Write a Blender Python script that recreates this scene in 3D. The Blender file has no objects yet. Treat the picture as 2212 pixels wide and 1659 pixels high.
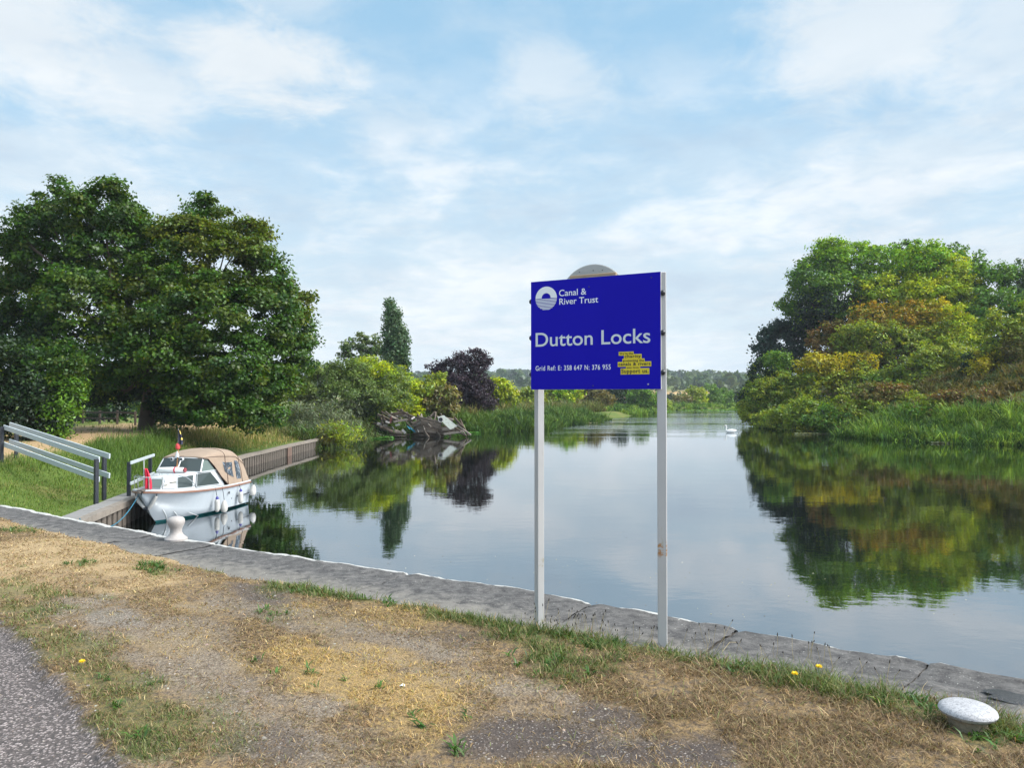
import bpy, math, random
import numpy as np
from mathutils import Vector, Matrix

random.seed(7)
rng = np.random.default_rng(11)
scene = bpy.context.scene
COL = scene.collection
R = math.radians

# ------------------------------------------------------------------ camera
EYE = 1.7            # eye height over the quay-side grass (z = 0)
WATER = -2.3
F, CX, CY, YH = 1608.5, 1105.5, 829.5, 855.3      # focal length, centre and horizon of the 2211 px wide view
PITCH = math.atan((YH - CY) / F)
cam_d = bpy.data.cameras.new('camera')
cam = bpy.data.objects.new('camera', cam_d)
COL.objects.link(cam)
cam.location = (0, 0, EYE)
cam.rotation_euler = (math.pi / 2 + PITCH, 0, 0)
cam_d.sensor_width = 36
cam_d.lens = 36 * F / 2211
cam_d.clip_start = 0.1
cam_d.clip_end = 6000
scene.camera = cam

# ------------------------------------------------------------------ world, sun, exposure
SUN_AZ, SUN_EL = R(102), R(42)      # clockwise from +Y (the view direction), so the sun stands to the right
scene.view_settings.view_transform = 'Standard'
scene.view_settings.look = 'None'
scene.view_settings.exposure = 0.0
scene.view_settings.gamma = 1.0

world = bpy.data.worlds.new('World')
scene.world = world
world.use_nodes = True
wt = world.node_tree
for n in list(wt.nodes):
    wt.nodes.remove(n)


class G:
    """Tiny node-graph writer."""
    def __init__(self, tree):
        self.t = tree

    def n(self, typ, props=None, **inp):
        nd = self.t.nodes.new('ShaderNode' + typ)
        for k, v in (props or {}).items():
            setattr(nd, k, v)
        for k, v in inp.items():
            key = int(k[1:]) if k[0] == 'i' and k[1:].isdigit() else k.replace('_', ' ')
            self.set(nd.inputs[key], v)
        return nd

    def set(self, sock, v):
        if isinstance(v, bpy.types.NodeSocket):
            self.t.links.new(v, sock)
        elif isinstance(v, bpy.types.Node):
            self.t.links.new(v.outputs[0], sock)
        elif isinstance(v, (tuple, list)) and len(v) == 3 and sock.type == 'RGBA':
            sock.default_value = (*v, 1)
        else:
            sock.default_value = v

    def m(self, op, a, b=0.0, c=0.0, clamp=False):
        nd = self.n('Math', {'operation': op, 'use_clamp': clamp}, i0=a, i1=b)
        if op in ('MULTIPLY_ADD', 'SMOOTH_MIN', 'SMOOTH_MAX', 'COMPARE', 'WRAP'):
            self.set(nd.inputs[2], c)
        return nd.outputs[0]

    def mix(self, f, a, b, blend='MIX'):
        nd = self.t.nodes.new('ShaderNodeMix')
        nd.data_type = 'RGBA'
        nd.blend_type = blend
        nd.clamp_factor = True
        self.set(nd.inputs[0], f)
        self.set(nd.inputs[6], a)
        self.set(nd.inputs[7], b)
        return nd.outputs[2]

    def noise(self, vec, scale, detail=3.0, rough=0.55, dist=0.0):
        nd = self.n('TexNoise', None, Scale=scale, Detail=detail, Roughness=rough, Distortion=dist)
        if vec is not None:
            self.set(nd.inputs['Vector'], vec)
        return nd.outputs['Fac']

    def step(self, x, a, b):
        """0 below a, 1 above b (smooth)."""
        nd = self.n('MapRange', {'interpolation_type': 'SMOOTHSTEP'}, i0=x, i1=a, i2=b)
        return nd.outputs[0]

    def scale(self, vec, s):
        nd = self.n('Mapping', None, Vector=vec, Scale=s)
        return nd.outputs[0]


g = G(wt)
sky = g.n('TexSky', {'sky_type': 'NISHITA', 'sun_disc': False, 'sun_elevation': SUN_EL, 'sun_rotation': SUN_AZ,
                     'air_density': 1.0, 'dust_density': 0.6, 'ozone_density': 1.0})
wdir = g.n('TexCoord').outputs['Generated']
sep = g.n('SeparateXYZ', None, Vector=wdir)
dx, dy, dz = sep.outputs
az = g.m('MULTIPLY', g.m('ARCTAN2', dx, dy), 57.2958)
el = g.m('MULTIPLY', g.m('ARCSINE', dz), 57.2958)
# cloud layer seen as a flat sheet high above: direction / height
hgt = g.m('ADD', g.m('MAXIMUM', dz, 0.0), 0.16)
cvec = g.n('CombineXYZ', None, X=g.m('DIVIDE', dx, hgt), Y=g.m('DIVIDE', dy, hgt), Z=0.0).outputs[0]
warp = g.noise(cvec, 1.6, 6.0, 0.62)
fine = g.noise(g.scale(cvec, (1.0, 1.0, 1.0)), 5.0, 6.0, 0.66, 0.4)
streak = g.noise(g.n('Mapping', None, Vector=cvec, Rotation=(0, 0, 0.9), Scale=(1.0, 4.5, 1.0)).outputs[0], 2.2, 5.0, 0.6, 0.3)
wob = g.m('SUBTRACT', g.m('ADD', g.m('MULTIPLY', warp, 0.9), g.m('MULTIPLY', fine, 0.9)), 0.9)
mask = None
BLOBS = [  # azimuth, elevation, half width, half height (degrees), strength
    (-34, 22.5, 9, 6, 0.95), (-27, 20.5, 6.5, 4, 0.8), (-18.6, 23.0, 7.5, 4.2, 1.0), (-16, 27.5, 8, 3, 0.5), (-33, 27, 8, 4, 0.7),
    (-9.0, 20.0, 5.5, 2.4, 0.5), (-10.5, 18.0, 3.5, 1.6, 0.4), (-33, 15.0, 8, 4.0, 0.55), (2.6, 23.0, 6, 3.5, 0.6),
    (26, 24.0, 10, 6, 0.85), (35, 22, 9, 9, 0.75), (30, 15, 9, 5, 0.6), (14, 17, 12, 4, 0.3), (33, 8, 16, 6, 0.75),
    (6, 9, 14, 4, 0.4), (-6, 8, 10, 4, 0.4), (12, 24, 5, 3, 0.25), (-4, 11, 8, 3, 0.3)]
for (a0, e0, wa, we, st) in BLOBS:
    qa = g.m('DIVIDE', g.m('SUBTRACT', az, float(a0)), float(wa))
    qe = g.m('DIVIDE', g.m('SUBTRACT', el, float(e0)), float(we))
    q = g.m('SQRT', g.m('ADD', g.m('MULTIPLY', qa, qa), g.m('MULTIPLY', qe, qe)))
    b = g.m('MULTIPLY', g.step(g.m('SUBTRACT', q, g.m('MULTIPLY', wob, 2.2)), 1.25, 0.15), float(st) * .86)
    mask = b if mask is None else g.m('MAXIMUM', mask, b)
general = g.m('MULTIPLY', g.step(g.m('ADD', g.m('MULTIPLY', warp, 0.62), g.m('ADD', g.m('MULTIPLY', streak, 0.10), g.m('MULTIPLY', fine, 0.28))), 0.42, 0.66), g.m('ADD', 0.36, g.m('MULTIPLY', g.step(el, 20.0, 8.0), 0.40)))
mask = g.m('MAXIMUM', mask, general)
mask = g.m('MULTIPLY', mask, g.step(el, -2.0, 3.0))
veil = g.m('ADD', g.m('MULTIPLY', g.step(el, 30.0, 0.0), 0.22), 0.74)        # thin high haze, thickest near the horizon
body = g.m('ADD', 0.62, g.m('MULTIPLY', g.noise(cvec, 2.3, 4.0, 0.6), 0.62))
cloud_col = g.mix(g.step(g.m('ADD', body, g.m('MULTIPLY', g.step(el, 12.0, 20.0), 0.10)), 0.80, 0.98), (0.62, 0.74, 0.86), (0.90, 0.94, 0.965))
sky_bg = g.n('Background', None, Color=sky, Strength=0.14)
veil_col = g.mix(g.step(el, 2.0, 27.0), (0.75, 0.875, 0.95), (0.42, 0.73, 0.985))
veil_bg = g.n('Background', None, Color=veil_col, Strength=1.0)
cloud_bg = g.n('Background', None, Color=cloud_col, Strength=g.m('ADD', 1.0, g.m('MULTIPLY', g.step(el, 20.0, 9.0), 0.0)))
# grey undersides of the low, distant cloud
low = g.m('MULTIPLY', g.step(el, 24.0, 12.0), g.step(g.noise(g.scale(cvec, (1.0, .8, 1.0)), 1.25, 4.0, 0.5, .5), .47, .64))
grey_bg = g.n('Background', None, Color=(0.42, 0.54, 0.70), Strength=1.0)
m1 = g.n('MixShader', None, i0=veil, i1=sky_bg.outputs[0], i2=veil_bg.outputs[0])
m2 = g.n('MixShader', None, i0=mask, i1=m1.outputs[0], i2=cloud_bg.outputs[0])
# extra glow added around the sun and overhead, out of view, to brighten the ground
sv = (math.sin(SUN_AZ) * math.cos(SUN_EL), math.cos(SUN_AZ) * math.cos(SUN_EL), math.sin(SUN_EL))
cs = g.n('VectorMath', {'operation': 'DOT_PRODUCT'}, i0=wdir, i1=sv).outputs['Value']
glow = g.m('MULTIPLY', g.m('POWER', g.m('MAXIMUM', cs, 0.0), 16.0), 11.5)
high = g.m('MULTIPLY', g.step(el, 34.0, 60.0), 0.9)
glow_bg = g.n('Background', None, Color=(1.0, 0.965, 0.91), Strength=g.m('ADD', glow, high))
# banks of bright and grey cloud low over the horizon (what the river mirrors)
lvec = g.n('CombineXYZ', None, X=g.m('MULTIPLY', az, .075), Y=g.m('MULTIPLY', el, .19), Z=3.0).outputs[0]
puff = g.m('ADD', g.m('MULTIPLY', g.noise(lvec, 1.0, 5.0, 0.55, .35), .8), g.m('MULTIPLY', fine, .2))
lowband = g.step(el, 27.0, 15.0)
lb_bright = g.n('Background', None, Color=(0.965, 0.985, 1.0), Strength=1.1)
lb_grey = g.n('Background', None, Color=(0.50, 0.62, 0.77), Strength=1.0)
m2 = g.n('MixShader', None, i0=g.m('MULTIPLY', lowband, g.m('MULTIPLY', g.step(puff, .44, .66), .68)), i1=m2.outputs[0], i2=lb_bright.outputs[0])
m2 = g.n('MixShader', None, i0=g.m('MULTIPLY', lowband, g.m('MULTIPLY', g.step(puff, .47, .30), .42)), i1=m2.outputs[0], i2=lb_grey.outputs[0])
m3 = g.n('MixShader', None, i0=g.m('MULTIPLY', low, .12), i1=m2.outputs[0], i2=grey_bg.outputs[0])
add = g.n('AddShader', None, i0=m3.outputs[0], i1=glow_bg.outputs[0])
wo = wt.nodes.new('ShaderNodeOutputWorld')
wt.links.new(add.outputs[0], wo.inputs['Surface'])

sun_d = bpy.data.lights.new('sun', 'SUN')
sun_d.energy = 3.3
sun_d.angle = R(20)
sun_d.color = (1.0, 0.95, 0.86)
sun = bpy.data.objects.new('sun', sun_d)
COL.objects.link(sun)
sdir = Vector((math.sin(SUN_AZ) * math.cos(SUN_EL), math.cos(SUN_AZ) * math.cos(SUN_EL), math.sin(SUN_EL)))
sun.rotation_euler = (-sdir).to_track_quat('-Z', 'Y').to_euler()
sun.location = (30, 10, 60)


# ------------------------------------------------------------------ view geometry helpers (only used to work out where things stand)
def ray(px, py):
    xc, yc = (px - CX) / F, (CY - py) / F
    return Vector((xc, math.cos(PITCH) - yc * math.sin(PITCH), math.sin(PITCH) + yc * math.cos(PITCH)))


def at(px, py, Y):
    d = ray(px, py)
    return Vector((0, 0, EYE)) + d * (Y / d.y)


def gnd(px, py, z=0.0):
    d = ray(px, py)
    return Vector((0, 0, EYE)) + d * ((z - EYE) / d.z)


def to_p(X, Y, Z=0.0):
    """2211-wide picture coordinates of world points (numpy)."""
    Zr = Z - EYE
    fwd = Y * math.cos(PITCH) + Zr * math.sin(PITCH)
    up = -Y * math.sin(PITCH) + Zr * math.cos(PITCH)
    fwd = np.where(fwd < 0.3, 0.3, fwd)
    return CX + F * X / fwd, CY - F * up / fwd


# ------------------------------------------------------------------ numpy noise
def vnoise(x, y, seed=0):
    xi, yi = np.floor(x).astype(np.int64), np.floor(y).astype(np.int64)
    fx, fy = x - xi, y - yi
    fx, fy = fx * fx * (3 - 2 * fx), fy * fy * (3 - 2 * fy)

    def h(a, b):
        v = (a * 374761393 + b * 668265263 + seed * 974711) & 0x7fffffff
        v = ((v ^ (v >> 13)) * 1274126177) & 0x7fffffff
        return ((v ^ (v >> 16)) & 0xffff) / 65535.0
    return (h(xi, yi) * (1 - fx) + h(xi + 1, yi) * fx) * (1 - fy) + (h(xi, yi + 1) * (1 - fx) + h(xi + 1, yi + 1) * fx) * fy


def fbm(x, y, octs=4, seed=0):
    s, a, t = 0, 0.5, 0
    for i in range(octs):
        s = s + a * vnoise(x * 2 ** i + 13.7 * i, y * 2 ** i - 7.1 * i, seed + i)
        t += a
        a *= 0.55
    return s / t


def sstep(x, a, b):
    t = np.clip((x - a) / (b - a), 0, 1)
    return t * t * (3 - 2 * t)


# ------------------------------------------------------------------ object helpers
def tag(o, label=None, cat=None, group=None, kind=None):
    if label: o['label'] = label
    if cat: o['category'] = cat
    if group: o['group'] = group
    if kind: o['kind'] = kind
    return o


def empty(name, loc, label, cat, group=None, rz=0.0):
    o = bpy.data.objects.new(name, None)
    COL.objects.link(o)
    o.location = loc
    o.rotation_euler = (0, 0, rz)
    o.empty_display_size = 0.2
    return tag(o, label, cat, group)


def link(name, me, mats, parent=None, smooth=False):
    o = bpy.data.objects.new(name, me)
    COL.objects.link(o)
    for m in (mats if isinstance(mats, (list, tuple)) else [mats]):
        me.materials.append(m)
    if smooth:
        me.polygons.foreach_set('use_smooth', np.ones(len(me.polygons), dtype=bool))
    if parent is not None:
        o.parent = parent
    return o


def mesh_np(name, V, Q, mats, parent=None, smooth=False, color=None, cname='leaf_color', attrs=None, mi=None):
    """V (n,3) verts, Q (m,k) faces of one size."""
    V = np.ascontiguousarray(V, dtype=np.float32)
    Q = np.ascontiguousarray(Q, dtype=np.int32)
    me = bpy.data.meshes.new(name)
    me.vertices.add(len(V))
    me.vertices.foreach_set('co', V.ravel())
    k = Q.shape[1]
    me.loops.add(Q.size)
    me.loops.foreach_set('vertex_index', Q.ravel())
    me.polygons.add(len(Q))
    me.polygons.foreach_set('loop_start', np.arange(0, Q.size, k, dtype=np.int32))
    if mi is not None:
        me.polygons.foreach_set('material_index', np.ascontiguousarray(mi, dtype=np.int32))
    me.update(calc_edges=True)
    if color is not None:
        dom = 'FACE' if len(color) == len(Q) else 'POINT'
        a = me.attributes.new(cname, 'FLOAT_COLOR', dom)
        rgba = np.ones((len(color), 4), dtype=np.float32)
        rgba[:, :3] = color
        a.data.foreach_set('color', rgba.ravel())
    for nm, vals in (attrs or {}).items():
        a = me.attributes.new(nm, 'FLOAT', 'POINT')
        a.data.foreach_set('value', np.ascontiguousarray(vals, dtype=np.float32))
    return link(name, me, mats, parent, smooth)


class MB:
    """Collects shapes, then links them as one mesh object."""
    def __init__(self):
        self.v, self.f, self.mi = [], [], []

    def add(self, vs, fs, mi=0):
        o = len(self.v)
        self.v += [tuple(p) for p in vs]
        self.f += [tuple(i + o for i in f) for f in fs]
        self.mi += [mi] * len(fs)
        return self

    def box(self, c, s, M=None, mi=0, bev=0.0, taper=1.0):
        hx, hy, hz = s[0] / 2, s[1] / 2, s[2] / 2
        if bev <= 0:
            vs = [(sx * hx * (taper if sz > 0 else 1), sy * hy * (taper if sz > 0 else 1), sz * hz) for sz in (-1, 1) for sy in (-1, 1) for sx in (-1, 1)]
            fs = [(0, 2, 3, 1), (4, 5, 7, 6), (0, 1, 5, 4), (2, 6, 7, 3), (0, 4, 6, 2), (1, 3, 7, 5)]
        else:
            b = min(bev, hx * .9, hy * .9, hz * .9)
            vs, fs = [], []
            def ring(z, x, y, k):
                return [(x - k, y, z), (x, y - k, z), (x, -y + k, z), (x - k, -y, z), (-x + k, -y, z), (-x, -y + k, z), (-x, y - k, z), (-x + k, y, z)]
            rings = [ring(-hz, hx - b, hy - b, b * .5), ring(-hz + b, hx, hy, b), ring(hz - b, hx, hy, b), ring(hz, hx - b, hy - b, b * .5)]
            for r_ in rings: vs += r_
            for k in range(3):
                for i in range(8):
                    j = (i + 1) % 8
                    fs.append((k * 8 + j, k * 8 + i, k * 8 + 8 + i, k * 8 + 8 + j))
            fs.append(tuple(range(8)))
            fs.append(tuple(reversed(range(24, 32))))
        c = Vector(c)
        vs = [(M @ Vector(p) if M is not None else Vector(p)) + c for p in vs]
        return self.add(vs, fs, mi)

    def beam(self, a, b, w, h, mi=0, up=(0, 0, 1), bev=0.0):
        a, b = Vector(a), Vector(b)
        d = b - a
        L = d.length
        y = d / L
        x = y.cross(Vector(up))
        x = x.normalized() if x.length > 1e-6 else Vector((1, 0, 0))
        z = x.cross(y)
        M = Matrix((x, y, z)).transposed()
        return self.box((a + b) / 2, (w, L, h), M, mi, bev)

    def tube(self, pts, rad, n=8, mi=0, cap=True):
        pts = [Vector(p) for p in pts]
        if not isinstance(rad, (list, tuple)): rad = [rad] * len(pts)
        vs, fs = [], []
        px = None
        for i, p in enumerate(pts):
            t = (pts[min(i + 1, len(pts) - 1)] - pts[max(i - 1, 0)]).normalized()
            if px is None:
                px = t.orthogonal().normalized()
            px = (px - t * px.dot(t))
            px = px.normalized() if px.length > 1e-6 else t.orthogonal().normalized()
            py = t.cross(px)
            for k in range(n):
                a = 2 * math.pi * k / n
                vs.append(p + (px * math.cos(a) + py * math.sin(a)) * rad[i])
        for i in range(len(pts) - 1):
            for k in range(n):
                k2 = (k + 1) % n
                fs.append((i * n + k, i * n + k2, (i + 1) * n + k2, (i + 1) * n + k))
        if cap:
            fs.append(tuple(reversed(range(n))))
            fs.append(tuple(range((len(pts) - 1) * n, len(pts) * n)))
        return self.add(vs, fs, mi)

    def lathe(self, prof, n=24, c=(0, 0, 0), M=None, mi=0):
        vs, fs = [], []
        for (r, z) in prof:
            for k in range(n):
                a = 2 * math.pi * k / n
                vs.append((r * math.cos(a), r * math.sin(a), z))
        for i in range(len(prof) - 1):
            for k in range(n):
                k2 = (k + 1) % n
                fs.append((i * n + k, i * n + k2, (i + 1) * n + k2, (i + 1) * n + k))
        if prof[0][0] > 1e-4: fs.append(tuple(reversed(range(n))))
        if prof[-1][0] > 1e-4: fs.append(tuple(range((len(prof) - 1) * n, len(prof) * n)))
        c = Vector(c)
        vs = [(M @ Vector(p) if M is not None else Vector(p)) + c for p in vs]
        return self.add(vs, fs, mi)

    def loft(self, rings, closed=False, mi=0, cap=False, flip=False):
        n = len(rings[0])
        vs = [p for r_ in rings for p in r_]
        fs = []
        for i in range(len(rings) - 1):
            for k in range(n if closed else n - 1):
                k2 = (k + 1) % n
                q = (i * n + k, i * n + k2, (i + 1) * n + k2, (i + 1) * n + k)
                fs.append(q[::-1] if flip else q)
        if cap:
            fs.append(tuple(reversed(range(n))))
            fs.append(tuple(range((len(rings) - 1) * n, len(rings) * n)))
        return self.add(vs, fs, mi)

    def prism(self, poly, a, b, mi=0):
        """poly of 3D points swept from offset a to offset b (vectors)."""
        a, b = Vector(a), Vector(b)
        n = len(poly)
        vs = [Vector(p) + a for p in poly] + [Vector(p) + b for p in poly]
        fs = [tuple(reversed(range(n))), tuple(range(n, 2 * n))]
        for i in range(n):
            j = (i + 1) % n
            fs.append((i, j, n + j, n + i))
        return self.add(vs, fs, mi)

    def build(self, name, mats, parent=None, smooth=False):
        me = bpy.data.meshes.new(name)
        me.from_pydata(self.v, [], self.f)
        me.update()
        if len(set(self.mi)) > 1:
            me.polygons.foreach_set('material_index', np.array(self.mi, dtype=np.int32))
        o = link(name, me, mats, parent)
        if smooth:
            me.polygons.foreach_set('use_smooth', np.ones(len(me.polygons), dtype=bool))
            try:
                me.set_sharp_from_angle(angle=R(smooth if smooth is not True else 40))
            except Exception:
                pass
        return o


# ------------------------------------------------------------------ materials
def new_mat(name):
    m = bpy.data.materials.new(name)
    m.use_nodes = True
    t = m.node_tree
    b = t.nodes['Principled BSDF']
    return m, G(t), b


def paint(name, c, rough=0.45, var=0.12, scale=6.0, bump=0.0, dirt=None, dirt_amt=0.0, dirt_scale=9.0, metallic=0.0, spec=None):
    """A painted or plain surface: slight mottling, optional dirt or wear patches of their own colour."""
    m, q, b = new_mat(name)
    co = q.n('TexCoord').outputs['Object']
    nz = q.noise(co, scale, 5.0, 0.6)
    col = q.mix(nz, tuple(x * (1 - var) for x in c), tuple(min(1, x * (1 + var)) for x in c))
    if dirt is not None:
        w = q.step(q.noise(co, dirt_scale, 6.0, 0.7), 0.62 - dirt_amt * 0.3, 0.72 - dirt_amt * 0.2)
        col = q.mix(w, col, dirt)
    q.set(b.inputs['Base Color'], col)
    b.inputs['Roughness'].default_value = rough
    b.inputs['Metallic'].default_value = metallic
    if spec is not None:
        b.inputs['Specular IOR Level'].default_value = spec
    if bump > 0:
        bp = q.n('Bump', None, Strength=bump, Distance=0.01, Height=q.noise(co, scale * 4, 4.0, 0.6))
        q.set(b.inputs['Normal'], bp)
    return m


def leaf_mat(name, trans=0.3, rough=0.5, gloss=0.06):
    m, q, b = new_mat(name)
    q.t.nodes.remove(b)
    col = q.n('Attribute', {'attribute_name': 'leaf_color'}).outputs['Color']
    d = q.n('BsdfDiffuse', None, Color=col)
    tr = q.n('BsdfTranslucent', None, Color=q.mix(1.0, col, (1.25, 1.15, 0.5), 'MULTIPLY'))
    gl = q.n('BsdfGlossy', None, Color=(0.8, 0.85, 0.9), Roughness=rough)
    s = q.n('MixShader', None, i0=trans, i1=d.outputs[0], i2=tr.outputs[0])
    s2 = q.n('MixShader', None, i0=gloss, i1=s.outputs[0], i2=gl.outputs[0])
    q.t.links.new(s2.outputs[0], q.t.nodes['Material Output'].inputs['Surface'])
    return m


M_LEAF = leaf_mat('foliage', 0.38, 0.45, 0.025)
M_GRASS = leaf_mat('grass_blades', 0.28, 0.6, 0.02)
M_BARK = paint('bark', (0.06, 0.045, 0.032), 0.9, 0.35, 3.0, 0.5)
M_WHITE = paint('white_paint', (0.74, 0.74, 0.72), 0.4, 0.06, 5.0, 0.05, (0.42, 0.40, 0.34), 0.05, 14)
M_BLACK = paint('black_paint', (0.018, 0.020, 0.026), 0.35, 0.2)
M_STEEL = paint('stainless', (0.62, 0.63, 0.64), 0.22, 0.05, metallic=0.9)
# ------------------------------------------------------------------ quay line
EDGE = [(-40, 33.8), (-8.1, 11.81), (-4.1, 9.05), (-0.96, 7.2), (0.17, 6.6), (0.69, 6.18), (1.68, 5.5), (2.7, 4.82), (3.13, 4.54), (12, -1.6)]
EX, EY = np.array([p[0] for p in EDGE]), np.array([p[1] for p in EDGE])
T = np.array([0.8404, -0.542]); T /= np.linalg.norm(T)
N = np.array([-0.542, -0.8404]); N /= np.linalg.norm(N)      # from the water towards the grass


def edge_y(x):
    return np.interp(x, EX, EY)


def edge_dist(X, Y):
    """distance on the grass side of the quay's water edge (positive on land)."""
    return (edge_y(X) - Y) * abs(N[1])


def inner_edge(X):
    """how far the turf stands back from the water edge along the quay."""
    return np.interp(X, [-12, -7.3, -4.6, -3.5, -2.7, -1.0, .14, .7, 1.05, 1.7, 2.3, 2.7, 4], [.66, .67, .75, .86, .95, .86, .98, .86, .80, .76, .74, .90, .95])


# ------------------------------------------------------------------ ground zones on the quay-side verge
def blob(px, py, L, dist=0.0):
    w = np.zeros_like(px)
    for (cx, cy, rx, ry, st) in L:
        q = np.sqrt(((px - cx) / rx) ** 2 + ((py - cy) / ry) ** 2)
        w = np.maximum(w, st * sstep(1.0 - q + dist, -0.25, 0.45))
    return w


Z_GRAVEL = [(420, 1375, 120, 34, .6), (230, 1350, 100, 28, 1), (560, 1320, 120, 30, .6), (430, 1470, 90, 50, .6),
            (700, 1545, 70, 30, .8),
            (310, 1640, 70, 40, .5)]
Z_DIRT = [(1200, 1595, 190, 60, 1.1), (1430, 1640, 200, 46, 1.1), (1310, 1560, 120, 40, 1), (560, 1290, 80, 28, .9), (1000, 1385, 70, 26, .6), (620, 1625, 130, 50, .7),
          (1060, 1620, 90, 40, .8)]
Z_GREEN = [(70, 1325, 120, 60, .8), (150, 1400, 90, 40, .7), (240, 1490, 90, 50, .7), (300, 1580, 130, 50, .75), (310, 1625, 70, 32, .95), (420, 1590, 130, 60, .45),
           (700, 1275, 110, 26, 1), (770, 1290, 80, 16, .9), (470, 1232, 40, 9, .8), (340, 1240, 40, 12, .6), (330, 1228, 35, 8, .6),
           (1060, 1330, 110, 34, .85), (1150, 1365, 120, 26, 1), (1230, 1372, 80, 22, .9), (1200, 1440, 110, 50, .8), (1300, 1400, 60, 25, .8),
           (1520, 1412, 80, 20, .8), (1600, 1450, 50, 16, .7), (1760, 1460, 140, 46, .9), (1860, 1495, 110, 40, .9), (1940, 1510, 80, 40, .6), (2150, 1600, 80, 26, .8),
           (1990, 1540, 60, 26, .5), (40, 1150, 46, 8, .7), (180, 1225, 40, 9, .5), (870, 1300, 60, 18, .6), (600, 1340, 50, 20, .3)]
Z_YEL = [(740, 1450, 170, 55, 1), (850, 1500, 150, 60, 1), (900, 1560, 140, 50, .7), (640, 1400, 60, 22, .6), (380, 1395, 80, 28, .6), (660, 1320, 110, 24, .6),
         (840, 1340, 160, 36, .6), (1000, 1480, 110, 50, .6), (450, 1320, 60, 18, .5)]
Z_STRAW = [(150, 1210, 280, 70, 1), (300, 1215, 160, 40, .7), (60, 1260, 160, 50, .6)]


def pl_dist(X, Y, PL):
    """distance to a polyline, and on which side (positive = left of its direction)."""
    best = np.full(X.shape, 1e9); side = np.zeros(X.shape)
    for (a, b_) in zip(PL[:-1], PL[1:]):
        ax, ay = a; bx, by = b_
        vx, vy = bx - ax, by - ay
        t = np.clip(((X - ax) * vx + (Y - ay) * vy) / (vx * vx + vy * vy), 0, 1)
        qx, qy = X - ax - t * vx, Y - ay - t * vy
        d_ = np.hypot(qx, qy)
        s = np.sign(vx * (Y - ay) - vy * (X - ax))
        upd = d_ < best - 1e-9
        best = np.where(upd, d_, best); side = np.where(upd, s, side)
    return best * side


def zones(X, Y):
    px, py = to_p(X, Y)
    S_, C_ = X * T[0] + Y * T[1], X * N[0] + Y * N[1]          # along and across the quay
    d = (fbm(S_ * 1.1, C_ * 2.8, 5, 3) - 0.5) * 2.4
    d2 = (fbm(S_ * 3.6, C_ * 8.0, 4, 9) - 0.5) * 1.7
    grav = blob(px, py, Z_GRAVEL, d + d2 * .8)
    for trk, wd in TRACKS:                                     # worn wheel tracks slanting across the verge
        td = np.abs(pl_dist(X, Y, trk)) + (fbm(S_ * 1.6, C_ * 4.0, 4, 19) - .5) * .55 + (fbm(X * 9, Y * 9, 3, 23) - .5) * .3
        grav = np.maximum(grav, .74 * sstep(wd - td, -.06, .22) * (.55 + .45 * sstep(fbm(S_ * 2.4, C_ * 6.0, 3, 27), .4, .6)))
    dirt = blob(px, py, Z_DIRT, d * .7 + d2 * .5)
    green = blob(px, py, Z_GREEN, d * .9 + d2 * .9)
    yel = blob(px, py, Z_YEL, d + d2)
    straw = blob(px, py, Z_STRAW, d)
    lip_ = edge_dist(X, Y) - inner_edge(X)
    green = np.maximum(green, .72 * sstep(.36 - lip_, 0, .3) * sstep(px, 480, 760) * sstep(fbm(S_ * 2.0, C_ * 3.0, 4, 77), .48, .64))
    out = (Y < 1.5)
    green = np.where(out, sstep(fbm(X * .8, Y * .8, 3, 21), .55, .7), green)
    return grav, dirt, green, yel, straw


TRACKS = [([tuple(gnd(*p)[:2]) for p in ((120, 1318), (330, 1385), (470, 1480), (600, 1580), (730, 1720))], .36),
          ([tuple(gnd(*p)[:2]) for p in ((470, 1300), (700, 1350), (930, 1425), (1120, 1510), (1300, 1610), (1500, 1760))], .30)]

# asphalt path at the lower left: everything on the camera-left side of this line
PATH = [gnd(-700, 1130), gnd(0, 1345), gnd(62, 1395), gnd(115, 1470), gnd(185, 1540), gnd(228, 1610), gnd(262, 1680), gnd(420, 2200)]
PLX, PLY = np.array([p.x for p in PATH]), np.array([p.y for p in PATH])


def path_side(X, Y):
    """positive inside the asphalt path."""
    order = np.argsort(PLX)
    return (np.interp(X, PLX[order], PLY[order]) - Y) - 0.0


# ---- quay-side ground sheet
def ground_z(X, Y):
    e = edge_dist(X, Y)
    z = 0.015 + (fbm(X * 1.3, Y * 1.3, 3, 5) - .5) * .05 + (fbm(X * 7, Y * 7, 3, 6) - .5) * .022
    lip = e - (inner_edge(X) + (fbm(X * 3.1, Y * 3.1, 4, 8) - .5) * .22)
    z = z * sstep(lip, -.05, .4) + .012 - 0.11 * sstep(-lip, -0.02, .10)
    asp = sstep(path_side(X, Y), -.02, .12)
    z = z * (1 - asp) + asp * (-0.012 + (fbm(X * 30, Y * 30, 2, 4) - .5) * .006)
    return z


def grid_sheet(xs, ys):
    X, Y = np.meshgrid(xs, ys)
    nx, ny = len(xs), len(ys)
    i = np.arange(ny - 1)[:, None] * nx + np.arange(nx - 1)[None, :]
    Q = np.stack([i, i + 1, i + nx + 1, i + nx], -1).reshape(-1, 4)
    return X.ravel(), Y.ravel(), Q


def refine(stops):
    out = []
    for (a, b, st) in stops:
        out += list(np.arange(a, b, st))
    out.append(stops[-1][1])
    return np.array(out)


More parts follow.
